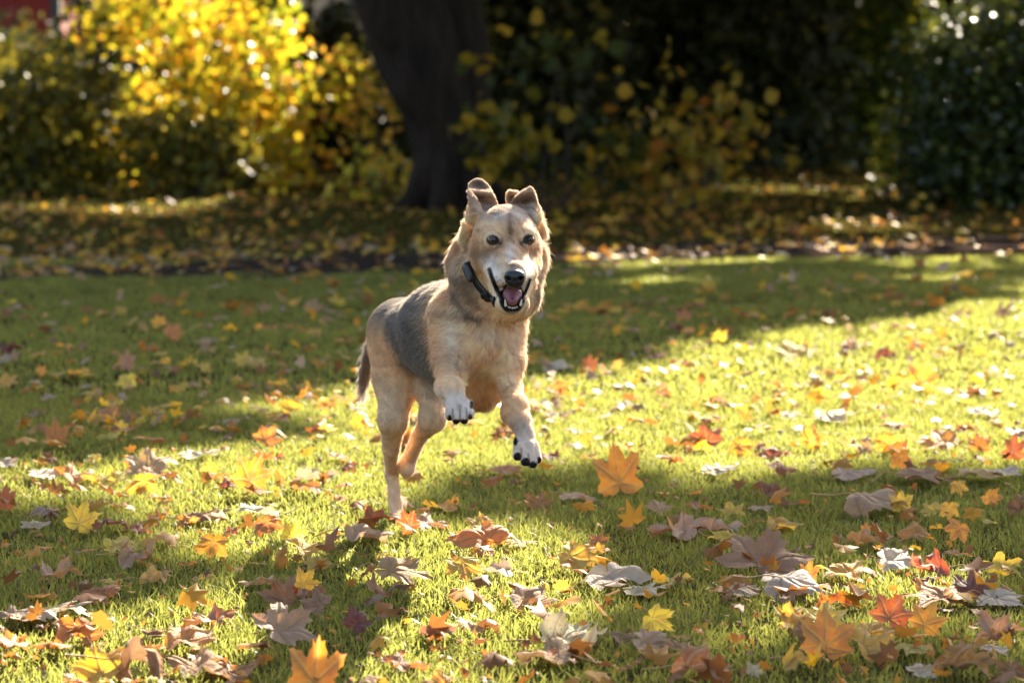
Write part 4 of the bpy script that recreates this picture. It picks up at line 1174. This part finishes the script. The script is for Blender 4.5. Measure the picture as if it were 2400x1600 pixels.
# ---- coat colours, painted over the body by where a point lies on the animal
def sst(x, a, b):
    t = np.clip((x - a) / (b - a), 0, 1); return t * t * (3 - 2 * t)
def segd(px, py, pts):
    d = np.full(np.shape(px), 1e9)
    for (ax, ay), (bx, by) in zip(pts[:-1], pts[1:]):
        vx, vy = bx - ax, by - ay
        t = np.clip(((px - ax) * vx + (py - ay) * vy) / (vx * vx + vy * vy), 0, 1)
        d = np.minimum(d, np.hypot(px - ax - t * vx, py - ay - t * vy))
    return d
TAN = np.array([.84, .53, .285]); CREAM = np.array([.96, .70, .445]); WHITE = np.array([.88, .77, .70]); BROWN = np.array([.30, .165, .075])
GREY = np.array([.062, .058, .058]); BLACK = np.array([.010, .009, .010]); DKBR = np.array([.08, .05, .035]); SKIN = np.array([.30, .13, .11])
def coat(p, nrm):
    px, py = pix(p); y = p[:, 1]
    c = np.tile(TAN, (len(p), 1))
    n1 = vnoise(p[:, 0] + p[:, 1] * .7, p[:, 2], 22, 3) - .5
    n2 = vnoise(p[:, 0] * 1.3 + p[:, 1], p[:, 2] * .6, 90, 5) - .5
    def bl(m, col, s=1.0):
        nonlocal c
        m = np.clip(m * s, 0, 1)[:, None]; c = c * (1 - m) + col * m
    head = (y < 6.84) & (py < 745)
    # chest and inner surfaces pale
    bl(sst(1000 - np.abs(px - 1120) * 1.0, 880, 960) * sst(py, 700, 760) * (1 - sst(py, 860, 930)) * (y < 7.1), CREAM, .55)
    bl(sst(py, 840, 960) * (y > 7.2), np.array([.70, .53, .36]), .65)
    # grey saddle over back and flank, to the tail root
    up = nrm[:, 2]
    sad = sst(px + n1 * 26 - (0), 1100, 985) * 0
    edge = np.interp(py, [640, 690, 740, 800, 860, 920, 960], [1062, 1012, 990, 1000, 1014, 1040, 1045]) + n1 * 26
    lowb = np.interp(px, [860, 900, 940, 980, 1020, 1060], [735, 775, 860, 900, 925, 940]) + n1 * 40
    sad = sst(edge - px, -4, 9) * sst(lowb - py, -22, 28) * (y > 6.98) * (y < 7.62)
    sad = np.maximum(sad, sst(up, .55, .85) * (y > 7.0) * (y < 7.6) * (py < 800))
    thigh = sst(y, 7.33, 7.42) * sst(py, 720, 790)
    sad = sad * (1 - .85 * thigh)
    bl(sad, GREY * (1 + 1.5 * (n2 + .5)[:, None] ** 2 + .6 * sst(py, 830, 930)[:, None]), .93)
    bl(sst(p[:, 0], -.05, .02) * sst(up, .1, .6) * (y > 7.1), GREY, .8)
    bl(sst(y, 7.36, 7.44) * sst(820 - py, 0, 70) * (py > 660) * (y < 7.62), np.array([.20, .14, .10]), .55)
    # tail dark above, rusty inside, white at the tip
    tail = (y > 7.60) & (px < 905) & (py < 960) & (py > 760)
    bl(tail * 1.0, DKBR, .9)
    bl(tail * sst(px - np.interp(py, [765, 870, 935], [895, 860, 845]), 0, 8), BROWN * 1.3, .7)
    bl((y > 7.60) * (px < 905) * sst(py, 915, 930) * (py < 960), WHITE, 1)
    # legs: white wrists and paws
    lf = (y < 6.73) & (py > 872) & (px < 1112)
    bl(lf * sst(py, 895, 930), WHITE * .88, .8)
    bl((y < 6.80) * (px > 1160) * sst(py, 960, 1010) * (py < 1110), WHITE * .8, .6)
    bl((y < 6.80) * (px > 1195) * np.exp(-((py - 1000) / 16.0) ** 2) * (py < 1110), np.array([.30, .22, .17]), .4)
    for pts, w, s in (([(1078, 838), (1071, 850), (1068, 866), (1075, 872)], 2.4, .5), ([(1190, 872), (1192, 892), (1202, 905)], 2.0, .5), ([(1180, 918), (1190, 905), (1206, 900)], 1.8, .5)):
        bl((y < 6.95) * np.exp(-(segd(px, py, pts) / w) ** 2), DKBR, s)  # crease shade drawn into the foreleg coat as dark lines
    # pads, claws
    pads = [(1054, 981, 5, 9), (1070, 989, 10, 6.5), (1088, 988, 10, 6.5), (1102, 979, 5, 9), (1105, 948, 4.5, 9), (1213, 1070, 9, 10), (1232, 1083, 10.5, 10.5), (1250, 1090, 9, 9), (1264, 1080, 5, 10), (1208, 1034, 5.5, 9), (1228, 1093, 12, 3)]
    for (ax, ay, rx, rz) in pads:
        bl((y < 6.75) * sst(1.12 - np.hypot((px - ax) / rx, (py - ay) / rz), -.06, .14), BLACK, 1)
    # between the toes
    for pts in ([(1061, 958), (1062, 984)], [(1077, 948), (1079, 988)], [(1092, 955), (1095, 980)], [(1222, 1050), (1222, 1070)], [(1238, 1062), (1240, 1080)]):
        bl((y < 6.75) * np.exp(-(segd(px, py, pts) / 2.0) ** 2), BROWN * .5, .75)
    # ---- head
    hd = head * 1.0
    bl(hd, CREAM * .92, .8)
    # neck: dusky sides and two dark streaks
    nk = (y > 6.72) & (y < 7.12) & (py < 800) & (py > 560) & ~((y < 6.80) & (px > 1108) & (py < 665))
    bl(nk * np.exp(-(segd(px, py, [(1048, 590), (1052, 640), (1085, 662), (1110, 668)]) / 15) ** 2), DKBR, .68)
    bl(nk * np.exp(-(segd(px, py, [(1066, 680), (1080, 712), (1100, 735), (1122, 752)]) / 8) ** 2), DKBR, .85)
    bl(nk * np.exp(-(segd(px, py, [(1092, 672), (1108, 705), (1128, 725)]) / 7) ** 2), BROWN, .7)
    bl((y < 7.0) * (py > 700) * np.exp(-(((px - 1062) / 22) ** 2 + ((py - 790) / 55) ** 2)), WHITE, .6)
    bl((y < 7.0) * (py > 740) * np.exp(-(((px - 1150) / 40) ** 2 + ((py - 782) / 20) ** 2)), WHITE, .55)
    bl((y < 7.0) * (py > 740) * np.exp(-(((px - 1205) / 14) ** 2 + ((py - 800) / 50) ** 2)), WHITE, .4)
    bl((y > 6.95) * (y < 7.2) * np.exp(-(((px - 1120) / 50) ** 2 + ((py - 925) / 40) ** 2)), BROWN * 1.5, .5)
    bl(nk * np.exp(-(segd(px, py, [(1040, 640), (1012, 670), (995, 700)]) / 16) ** 2) * .6, DKBR, .6)
    bl(nk * sst(px, 1235, 1262) * sst(py, 620, 700), np.array([.30, .23, .19]), .5)
    bl(hd * sst(py, 510, 470), np.array([.42, .27, .18]), .75)                                                   # ears
    bl(hd * np.exp(-(((px - 1122) / 17) ** 2 + ((py - 434) / 12) ** 2)), np.array([.22, .12, .09]), .8)
    bl(hd * np.exp(-(segd(px, py, [(1108, 457), (1135, 474), (1150, 478)]) / 7) ** 2), np.array([.17, .09, .06]), .7)
    bl(hd * np.exp(-(((px - 1198) / 12) ** 2 + ((py - 465) / 12) ** 2)), np.array([.16, .10, .08]), .75)
    bl(hd * np.exp(-(segd(px, py, [(1225, 470), (1238, 476), (1246, 470)]) / 8) ** 2), np.array([.22, .12, .09]), .6)
    bl(hd * np.exp(-(((px - 1117) / 8) ** 2 + ((py - 492) / 9) ** 2)), WHITE, .8)
    bl(hd * np.exp(-(((px - 1246) / 7) ** 2 + ((py - 484) / 9) ** 2)), WHITE, .7)
    bl(hd * sst(535 - py, 0, 25) * (py > 482) * (np.abs(px - 1190) < 66), np.array([.55, .44, .36]), .7)       # crown of the head
    bl(hd * np.exp(-(segd(px, py, [(1155, 500), (1168, 504), (1174, 500)]) / 5) ** 2), DKBR * 2, .45)
    bl(hd * np.exp(-(segd(px, py, [(1160, 512), (1176, 503), (1195, 496), (1222, 506), (1240, 522), (1252, 545)]) / 4.0) ** 2), WHITE * 1.05, .6)
    bl(hd * np.exp(-(segd(px, py, [(1240, 505), (1252, 525), (1258, 545)]) / 4.5) ** 2), DKBR, .7)
    bl(hd * np.exp(-(segd(px, py, [(1193, 500), (1195, 530), (1196, 560)]) / 5) ** 2), np.array([.26, .17, .11]), .7)
    bl(hd * np.exp(-(((px - 1196) / 22) ** 2 + ((py - 548) / 28) ** 2)), np.array([.48, .26, .11]), .75)
    for ex, ey, s in ((1155, 563, 1), (1240, 562, -1)):
        bl(hd * np.exp(-(((px - ex - 0 * s) / 22) ** 2 + ((py - ey - 24) / 18) ** 2)), np.array([.44, .19, .06]), .95)
        bl(hd * np.exp(-(((px - ex - 20 * s) / 9) ** 2 + ((py - ey - 8) / 12) ** 2)), np.array([.30, .17, .09]), .6)
        bl(hd * sst(1.0 - np.hypot((px - ex) / 15.5, (py - ey) / 13.0), -.06, .12), BLACK * 1.2, 1)
        bl(hd * np.exp(-(segd(px, py, [(ex + 10 * s, ey + 3), (ex + 20 * s, ey + 9)]) / 3.2) ** 2), BLACK * 2, .85)
        bl(hd * np.exp(-(((px - ex + 2 * s) / 15) ** 2 + ((py - ey + 21) / 6) ** 2)), CREAM * 1.15, .6)
    bl(hd * np.exp(-(((px - 1112) / 12) ** 2 + ((py - 585) / 45) ** 2)), np.array([.62, .31, .11]), .7)
    # muzzle: white sides, grey brown bridge, whisker dots
    mz = hd * sst(y, 6.70, 6.64)
    bl(mz * np.exp(-(segd(px, py, [(1150, 610), (1165, 640), (1182, 662)]) / 17) ** 2), WHITE, .85)
    bl(mz * np.exp(-(segd(px, py, [(1236, 612), (1238, 632), (1228, 655)]) / 13) ** 2), WHITE, .9)
    bl(mz * np.exp(-(segd(px, py, [(1196, 582), (1196, 610)]) / 9) ** 2), WHITE * .95, .75)
    bl(mz * np.exp(-(((px - 1203) / 14) ** 2 + ((py - 622) / 9) ** 2)), np.array([.14, .11, .10]), .85)
    for a, b in ((1163, 650), (1172, 656), (1166, 660), (1178, 664), (1234, 648), (1238, 655), (1232, 660)):
        bl(mz * np.exp(-(((px - a) / 2.0) ** 2 + ((py - b) / 1.8) ** 2)), BLACK * 3, .7)
    # lips, chin, inside of the mouth
    lip = segd(px, py, [(1147, 632), (1152, 648), (1160, 668), (1171, 692)])
    bl(hd * sst(5 - lip, -1.2, 1.0) * (y < 6.78), BLACK, 1)
    lip2 = segd(px, py, [(1242, 655), (1236, 672), (1230, 688)])
    bl(hd * sst(3.6 - lip2, -1.5, 1.2), BLACK, 1)
    bl(hd * np.exp(-(segd(px, py, [(1190, 676), (1205, 677), (1222, 675)]) / 4.5) ** 2) * (y < 6.60), BLACK, 1)
    e1 = np.hypot((px - 1200) / 31.0, (py - 699) / 36.0)
    bl(hd * sst(1.0 - e1, -.03, .05) * (py > 680), BLACK * 1.2, 1)
    cav = hd * sst(1.0 - np.hypot((px - 1200) / 25.0, (py - 692) / 30.0), -.05, .1) * (y > 6.555) * (py > 668)
    bl(cav, np.array([.05, .015, .015]), .95)
    bl(hd * sst(py, 728, 736) * (np.abs(px - 1200) < 45) * 1.0, CREAM, .7)
    c *= (1 + .22 * n1 + .35 * n2)[:, None]
    return np.clip(c, .003, .95)

def bodynormals(p): return D.grad(p, .004)
BN = bodynormals(BV)
# snap the surface nets vertices onto the field
BV = BV - BN * np.clip(D.sample(BV), -.002, .002)[:, None]
BC = coat(BV, BN)
dog = empty('dog', DOG0, 'tan and grey dog leaping towards the camera with open mouth and flopping ears', 'dog')
k = NM('dog_skin'); cc = k.attr('coat', 'Color')
bw = k.n('RGBToBW')
k.l(cc, bw.inputs[0])
rg = k.n('MapRange'); rg.inputs[1].default_value = .015; rg.inputs[2].default_value = .06; rg.inputs[3].default_value = .55; rg.inputs[4].default_value = .9
k.l(bw.outputs[0], rg.inputs[0])
p_ = k.n('BsdfPrincipled'); k.l(cc, p_.inputs['Base Color']); k.l(rg.outputs[0], p_.inputs['Roughness']); p_.inputs['Specular IOR Level'].default_value = .15
k.l(k.bump(k.noise(700, 2, k.obj()), .25, .002), p_.inputs['Normal'])
M_SKINC = k.done(p_.outputs[0])
body = mobj('body', make_mesh('body', BV - DOG0, quads=BQ, smooth=True, cattrs={'coat': BC}), M_SKINC, dog)

# ---- collar path over the neck
cl = []
for (a, b) in ((1101, 610), (1106, 632), (1113, 652), (1125, 670), (1139, 685), (1153, 697), (1167, 707)):
    h_ = D.hit(a, b); cl.append(h_)
cl = [c_ for c_ in cl if c_ is not None]
extra = [P(1188, 690, 6.82), P(1212, 684, 6.82), P(1230, 670, 6.83), P(1242, 645, 6.86), P(1256, 605, 6.90), P(1225, 548, 7.0), P(1165, 535, 7.02), P(1110, 560, 6.97)]
ring = spline(cl + extra + cl[:2], 160)[2:150]
def to_surface(p, off, it=12):
    p = np.array(p, float)
    for _ in range(it):
        v = D.sample(p); g = D.grad(p)
        p = p - g * np.clip(v - off, -.01, .01)[..., None]
    return p
ring = to_surface(ring, .004)
for _ in range(6): ring[1:-1] = ring[1:-1] * .5 + (ring[:-2] + ring[2:]) * .25
ring = to_surface(ring, .005, 3)
raw = spline(cl + extra + cl[:2], 160)[2:150]
_rx = pix(raw)[0]
hid = sst(_rx, 1169, 1180) * (raw[:, 1] < 6.93)
ring = ring * (1 - hid[:, None]) + raw * hid[:, None]
hid2 = np.maximum(sst(618 - pix(ring)[1], 0, 14) * (pix(ring)[0] < 1180), sst(ring[:, 1], 6.90, 6.95))
ring = ring - D.grad(ring) * .016 * hid2[:, None]

# ---- fur: a coat of single hairs
fr = np.random.RandomState(9)
tri = np.concatenate([BQ[:, [0, 1, 2]], BQ[:, [0, 2, 3]]])
A = BV[tri[:, 0]]; B = BV[tri[:, 1]] - A; C_ = BV[tri[:, 2]] - A
cr = np.cross(B, C_); area = np.linalg.norm(cr, axis=1) * .5
mid = A + (B + C_) / 3
mpx, mpy = pix(mid)
wgt = area.copy()
ishead = (mid[:, 1] < 6.86) & (mpy < 745)
wgt *= np.where(ishead, 2.4, 1.0)
NH = 320000
ti = fr.choice(len(tri), NH, p=wgt / wgt.sum())
u, v = fr.rand(NH), fr.rand(NH); s_ = u + v > 1; u[s_], v[s_] = 1 - u[s_], 1 - v[s_]
root = A[ti] + B[ti] * u[:, None] + C_[ti] * v[:, None]
nr = D.grad(root, .004)
jit = np.where((root[:, 1] < 6.80) & (pix(root)[1] < 745), .0012, np.where(root[:, 1] < 6.80, .0015, np.where(root[:, 1] < 7.0, .003, .013)))[:, None]
col = coat(root + fr.normal(size=(NH, 3)) * jit, nr)
rpx, rpy = pix(root); ry = root[:, 1]
head_m = (ry < 6.80) & (rpy < 745)
ears_m = (rpy < 500) & (ry < 6.86)
# length
Ln = np.full(NH, .013)
Ln[ry > 7.35] = .011
Ln[(rpy > 880)] = .0065
Ln[(rpy > 860) & (ry < 7.0) & (rpy < 960) & (rpx > 1080) & (rpx < 1160)] = .018
neck = (ry > 6.80) & (ry < 7.12) & (rpy < 760)
Ln[neck] = .019
Ln[(ry < 7.05) & (rpy > 700) & (rpy < 860)] = .016
Ln[(ry > 6.8) & (rpy > 560) & (rpy < 740) & ((rpx > 1255) | (rpx < 1075)) & (ry < 7.05)] = .021
Ln[head_m] = .0065
Ln[head_m & ((rpx < 1125) | (rpx > 1250)) & (rpy > 520)] = .013
Ln[ears_m] = .006
Ln[(ry > 6.70) & (rpy > 490) & (rpy < 530) & ((rpx < 1118) | (rpx > 1256))] = .014
Ln[head_m & (ry < 6.64) & (rpy > 590)] = .004
Ln[(ry > 7.60) & (rpx < 905) & (rpy < 950)] = .022
Ln[(ry > 7.60) & (rpx < 905) & (rpy > 905) & (rpy < 950)] = .036
Ln[(ry < 6.80) & (rpy > 1020)] = .004
Ln[(ry < 6.72) & (rpy > 900) & (rpx < 1112)] = .0045
dark = col.max(1) < .035
for lp_, rr_ in (([(1147, 632), (1152, 648), (1160, 668), (1171, 692)], 16), ([(1242, 655), (1236, 672), (1230, 688)], 9)):
    Ln[head_m & (segd(rpx, rpy, lp_) < rr_)] = .0008
for ex, ey in ((1155, 563), (1240, 562)):
    Ln[head_m & (np.hypot(rpx - ex, rpy - ey) < 20)] = .002
Ln[dark] = .0006
wisp = (fr.rand(NH) < .035) & (Ln > .012) & ~head_m
Ln[wisp] *= 1.55
# collar keeps the hair down
for q in ring[::2]:
    m = np.abs(root - q).max(1) < .03
    dd = np.linalg.norm(root[m] - q, axis=1)
    Ln[m] = np.minimum(Ln[m], np.interp(dd, [.010, .022, .03], [.003, .012, .05]))
# lie of the coat
nose = P(1205, 645, 6.49)
fl = np.tile([-.30, .75, -.55], (NH, 1)).astype(float)
fl[rpy > 900] = [0, .15, -1]
fl[(rpy > 800) & (ry > 7.3)] = [0, .1, -1]
fl[neck] = np.stack([(root[neck, 0] - P(1155, 640, 6.85)[0]) * 9, np.full(neck.sum(), .45), np.full(neck.sum(), -.9)], -1)
hd_ = root - nose; hd_ /= np.linalg.norm(hd_, axis=1)[:, None]
fl[head_m] = hd_[head_m]
fl[ears_m] = [0, .2, 1]
fl[(ry > 7.6) & (rpx < 905)] = [-.25, .3, -1]
fl -= (fl * nr).sum(1)[:, None] * nr; fl /= np.linalg.norm(fl, axis=1)[:, None] + 1e-9
cln = np.stack([(vnoise(root[:, 0] * 1.0 + root[:, 1], root[:, 2], 210, s) - .5) * .8 + (vnoise(root[:, 0] + root[:, 1], root[:, 2], 45, s + 5) - .5) * .35 for s in (21, 22, 23)], -1)
lift = (np.where(Ln > .02, .55, .42) + .18 * wisp)[:, None]
d0 = fl * (1 - lift) + nr * lift + cln * .55 + fr.normal(size=(NH, 3)) * .10
d0 /= np.linalg.norm(d0, axis=1)[:, None]
d1 = fl * .92 + nr * .12 + cln * .5 + fr.normal(size=(NH, 3)) * .12
d1 /= np.linalg.norm(d1, axis=1)[:, None]
L = (Ln * fr.uniform(.6, 1.15, NH))[:, None]
NP = 4
pts = np.stack([root - nr * .0005, root + d0 * L * .33, root + d0 * L * .36 + d1 * L * .32 + 0, root + d0 * L * .38 + d1 * L * .64], 1)
crv = bpy.data.hair_curves.new('fur')
crv.add_curves([NP] * NH)
crv.position_data.foreach_set('vector', (pts - DOG0).reshape(-1).astype(np.float32))
rad = np.array([1, .9, .6, .12])[None] * np.where(Ln > .012, .00030, .00024)[:, None] * fr.uniform(.8, 1.3, (NH, 1))
ra = crv.attributes.get('radius') or crv.attributes.new('radius', 'FLOAT', 'POINT')
ra.data.foreach_set('value', rad.reshape(-1).astype(np.float32))
ca = crv.attributes.new('coat', 'FLOAT_COLOR', 'CURVE')
c4 = np.ones((NH, 4), np.float32); c4[:, :3] = np.clip(col * (fr.uniform(.72, 1.32, (NH, 1)) * (1 + .55 * (vnoise(root[:, 0] + root[:, 1] * .8, root[:, 2] * .5, 130, 41) - .5)[:, None])), .002, .97)
gm_ = (col.mean(1) < .16) & (col.mean(1) > .05) & (fr.rand(NH) < .22) & (ry > 6.95)
c4[gm_, :3] = [.30, .265, .24]
nkd = neck & (fr.rand(NH) < .10); c4[nkd, :3] = [.07, .05, .04]
ca.data.foreach_set('color', c4.reshape(-1))
k = NM('dog_fur')
cc = k.attr('coat', 'Color')
df = k.n('BsdfDiffuse'); k.l(cc, df.inputs[0])
tr = k.n('BsdfTranslucent'); k.l(k.mix(.4, cc, (1, .92, .8)), tr.inputs[0])
gl = k.n('BsdfGlossy'); gl.inputs['Roughness'].default_value = .42; k.l(k.mix(.5, cc, (1, 1, 1)), gl.inputs[0])
m1 = k.n('MixShader'); m1.inputs[0].default_value = .5; k.l(df.outputs[0], m1.inputs[1]); k.l(tr.outputs[0], m1.inputs[2])
m2 = k.n('MixShader'); m2.inputs[0].default_value = .09; k.l(m1.outputs[0], m2.inputs[1]); k.l(gl.outputs[0], m2.inputs[2])
M_FUR = k.done(m2.outputs[0])
crv.materials.append(M_FUR)
fur = bpy.data.objects.new('fur', crv); link(fur, dog)

# black lips along the corners of the mouth
LP, LR = [], []
for pl, r0_, r1_ in (([(1146, 630), (1150, 645), (1156, 660), (1163, 676), (1171, 692), (1177, 706)], .0022, .0048), ([(1243, 652), (1239, 664), (1234, 676), (1229, 690), (1225, 704)], .0018, .0036)):
    q_ = [D.hit(a, b) for a, b in pl]; q_ = np.array([c_ for c_ in q_ if c_ is not None])
    for i in range(1, len(q_)): q_[i, 1] = min(q_[i, 1], q_[i - 1, 1] + .012)
    q_ = spline(q_, 26); q_[:, 1] -= .0012
    LP.append((q_, np.interp(np.linspace(0, 1, 26), [0, .1, .6, 1], [.0006, r0_, r1_, r1_ * .9])))
V, Q = tube_mesh(LP, 12)
mobj('lips', make_mesh('lips', V - DOG0, quads=Q, smooth=True), simple('black_lip', (.010, .009, .010), .45, .3), dog)

# whiskers
wk = bpy.data.hair_curves.new('whiskers')
W = []
for (a, b, c_, cy_, d_, e_) in ((1243, 634, 1262, 631, 1286, 634), (1241, 640, 1258, 634, 1284, 650), (1238, 648, 1250, 641, 1266, 648), (1240, 637, 1262, 628, 1299, 627)):
    h_ = D.hit(a, b)
    if h_ is None: continue
    yy_ = h_[1]
    W.append(spline([h_, P(c_, cy_, yy_), P(d_, e_, yy_ + .02)], 8))
wk.add_curves([8] * len(W))
wk.position_data.foreach_set('vector', (np.concatenate(W) - DOG0).reshape(-1).astype(np.float32))
ra = wk.attributes.get('radius') or wk.attributes.new('radius', 'FLOAT', 'POINT')
ra.data.foreach_set('value', np.tile(np.linspace(.00024, .00006, 8), len(W)).astype(np.float32))
wk.materials.append(simple('whisker', (.85, .78, .68), .4))
link(bpy.data.objects.new('whiskers', wk), dog)

# ---- eyes, nose, tongue, teeth
def sphere(name, c, r, mat, parent, seg=32, ring_=20, sc=(1, 1, 1), look=None):
    th = np.linspace(0, math.pi, ring_ + 1); ph = np.linspace(0, 2 * math.pi, seg, endpoint=False)
    V = np.array([(math.sin(t) * math.cos(f), math.cos(t), math.sin(t) * math.sin(f)) for t in th for f in ph]) * r * np.array(sc)
    q = [(i * seg + j, i * seg + (j + 1) % seg, (i + 1) * seg + (j + 1) % seg, (i + 1) * seg + j) for i in range(ring_) for j in range(seg)]
    if look is not None:
        M = np.array(Vector(look).to_track_quat('-Y', 'Z').to_matrix()); V = V @ M.T
    me = make_mesh(name, V, quads=np.array(q), smooth=True)
    o = mobj(name, me, mat, parent); o.location = Vector(c - DOG0)
    return o
k = NM('dog_eye'); co = k.obj(); sp_ = k.n('SeparateXYZ'); k.l(co, sp_.inputs[0])
rr_ = k.math('SQRT', k.math('ADD', k.math('MULTIPLY', sp_.outputs[0], sp_.outputs[0]), k.math('MULTIPLY', sp_.outputs[2], sp_.outputs[2])))
ec = k.ramp(k.math('MULTIPLY', rr_, 80.0), [(0.0, (.004, .003, .003)), (.34, (.004, .003, .003)), (.40, (.09, .032, .012)), (.60, (.17, .065, .024)), (.70, (.01, .006, .005)), (1, (.02, .012, .01))])
p_ = k.n('BsdfPrincipled'); k.l(ec, p_.inputs['Base Color']); p_.inputs['Roughness'].default_value = .3; p_.inputs['Specular IOR Level'].default_value = .2; p_.inputs['Coat Weight'].default_value = .7; p_.inputs['Coat Roughness'].default_value = .04
M_EYE = k.done(p_.outputs[0])
for (ex, ey) in ((1155.5, 563), (1240, 562)):
    h_ = D.hit(ex, ey)
    if h_ is not None:
        sphere('eye', h_ + np.array([0, .0072, 0]), .0122, M_EYE, dog)

NF = Field(P(1205, 645, 6.49) - np.array([.045, .05, .05]), P(1205, 645, 6.49) + np.array([.045, .05, .05]), .0011)
def nrod(a, b, k, neg=False): rod(a, b, k, neg, NF)
ell(1206, 646, 6.490, 25, 16, .018, .004, F=NF)
ell(1206, 658, 6.492, 22, 18, .016, .008, F=NF)
nrod((1206, 662, 6.492, 12), (1206, 672, 6.502, 8), .010)
nrod((1192, 674, 6.515, 4), (1220, 674, 6.515, 4), .008)
ell(1193, 652, 6.482, 6, 4.6, .012, .003, neg=True, F=NF, roll=25)
ell(1219, 652, 6.482, 6, 4.6, .012, .003, neg=True, F=NF, roll=-25)
nrod((1206, 655, 6.474, .8), (1206, 672, 6.485, .8), .004, True)
nv, nq = NF.mesh()
k = NM('dog_nose'); vo = k.n('TexVoronoi'); vo.inputs['Scale'].default_value = 700; k.l(k.obj(), vo.inputs[0])
M_NOSE = k.done(k.bsdf((.012, .012, .014), .30, .6, k.bump(vo.outputs[0], .5, .0008)))
mobj('nose', make_mesh('nose', nv - DOG0, quads=nq, smooth=True), M_NOSE, dog)

TF = Field(P(1200, 695, 6.58) - np.array([.05, .10, .06]), P(1200, 695, 6.58) + np.array([.05, .10, .06]), .0014)
rod((1201, 682, 6.64, 22), (1201, 693, 6.575, 22), .01, F=TF)
rod((1201, 694, 6.575, 19), (1201, 704, 6.555, 13), .01, F=TF)
rod((1201, 676, 6.62, 1.5), (1201, 700, 6.545, 1.2), .006, True, F=TF)
tv, tq = TF.mesh()
k = NM('dog_tongue')
mobj('tongue', make_mesh('tongue', tv - DOG0, quads=tq, smooth=True), k.done(k.bsdf(k.mix(k.noise(120, 3, k.obj()), (.20, .055, .065), (.33, .12, .14)), .35, .5, k.bump(k.noise(900, 2, k.obj()), .3, .001))), dog)
M_TOOTH = simple('tooth_enamel', (.72, .62, .42), .25)
def tooth(px, py, y, w, h, lean, par):
    F_ = Field(P(px, py, y) - .014, P(px, py, y) + .014, .0008)
    rod((px, py + h * .5, y, w * .5), (px + lean, py - h * .5, y, w * .22), .001, F=F_)
    v_, q_ = F_.mesh()
    mobj('tooth', make_mesh('tooth', v_ - DOG0, quads=q_, smooth=True), M_TOOTH, par)
for a in ((1185.5, 709, 6.553, 7.5, 13, -2), (1220.5, 708, 6.553, 7.5, 12, 2), (1192, 718.5, 6.555, 4.2, 2.6, .5), (1196.5, 720, 6.551, 4.8, 2.2, 0), (1201.5, 720.8, 6.550, 5.0, 2.0, 0), (1206.5, 720, 6.551, 4.8, 2.4, 0), (1211.5, 718.5, 6.555, 4.2, 2.6, -.5)):
    tooth(*a, dog)

# ---- collar with its reflective stitching, buckle and round tag receiver
M_COL = simple('collar_webbing', (.012, .012, .013), .6)
M_STI = simple('collar_stitching', (.55, .55, .52), .5)
M_PLA = simple('black_plastic', (.015, .015, .017), .3, .5)
g = D.grad(ring)
tan_ = np.gradient(ring, axis=0); tan_ /= np.linalg.norm(tan_, axis=1)[:, None]
bi = np.cross(tan_, g); bi /= np.linalg.norm(bi, axis=1)[:, None]
prof = [(-.0085, 0), (-.008, .0022), (.008, .0022), (.0085, 0), (.008, -.002), (-.008, -.002)]
V = np.concatenate([[ring[i] + bi[i] * a + g[i] * b for a, b in prof] for i in range(len(ring))])
n = len(prof); m = len(ring)
Q = [(i * n + j, ((i + 1) % m) * n + j, ((i + 1) % m) * n + (j + 1) % n, i * n + (j + 1) % n) for i in range(m) for j in range(n)]
collar = mobj('collar', make_mesh('collar', V - DOG0, quads=np.array(Q)), M_COL, dog)
sv, sq = [], []
seg = []
for i in range(0, m - 2, 2):
    for s in (-.006,):
        p0, p1 = ring[i] + bi[i] * s + g[i] * .003, ring[i + 1] + bi[i + 1] * s + g[i + 1] * .003
        seg.append((np.array([p0, p0 * .4 + p1 * .6]), np.array([.0007, .0007])))
V, Q = tube_mesh(seg, 5)
mobj('stitching', make_mesh('stitching', V - DOG0, quads=Q), M_STI, collar)
def cbox(name, i, la, wd, th, off, mat, par, bevel=.25):
    """rounded block lying on the collar at ring index i"""
    a = np.linspace(0, 2 * math.pi, 28, endpoint=False)
    sg = lambda q, e: np.sign(q) * np.abs(q) ** e
    X, Y = sg(np.cos(a), bevel) * la, sg(np.sin(a), bevel) * wd
    V = []
    for z, s in ((0, 1), (th * .7, 1), (th, .86), (th * 1.02, .5)):
        for x_, y_ in zip(X, Y): V.append(ring[i] + tan_[i] * x_ * s + bi[i] * y_ * s + g[i] * (off + z))
    V.append(ring[i] + g[i] * (off + th * 1.03))
    Q = [(r_ * 28 + j, r_ * 28 + (j + 1) % 28, (r_ + 1) * 28 + (j + 1) % 28, (r_ + 1) * 28 + j) for r_ in range(3) for j in range(28)]
    T = [(3 * 28 + j, 3 * 28 + (j + 1) % 28, 4 * 28) for j in range(28)]
    o = mobj(name, make_mesh(name, np.array(V) - DOG0, tris=np.array(T), quads=np.array(Q), smooth=True), mat, par)
    return o
def ring_at(px, py):
    a, b = pix(ring); return int(np.argmin(np.hypot(a - px, b - py) + (ring[:, 1] > 6.95) * 999))
i0 = ring_at(1103, 638)
rx = cbox('tracker', i0, .026, .013, .011, .001, M_PLA, collar, .75)
cbox('tracker_face', i0, .019, .008, .002, .0115, simple('grey_lens', (.10, .11, .11), .2, .6), rx, .8)
cbox('buckle', ring_at(1144, 691), .008, .011, .005, .001, M_PLA, collar, .4)
cbox('slider', ring_at(1163, 704), .006, .012, .006, .001, M_PLA, collar, .4)
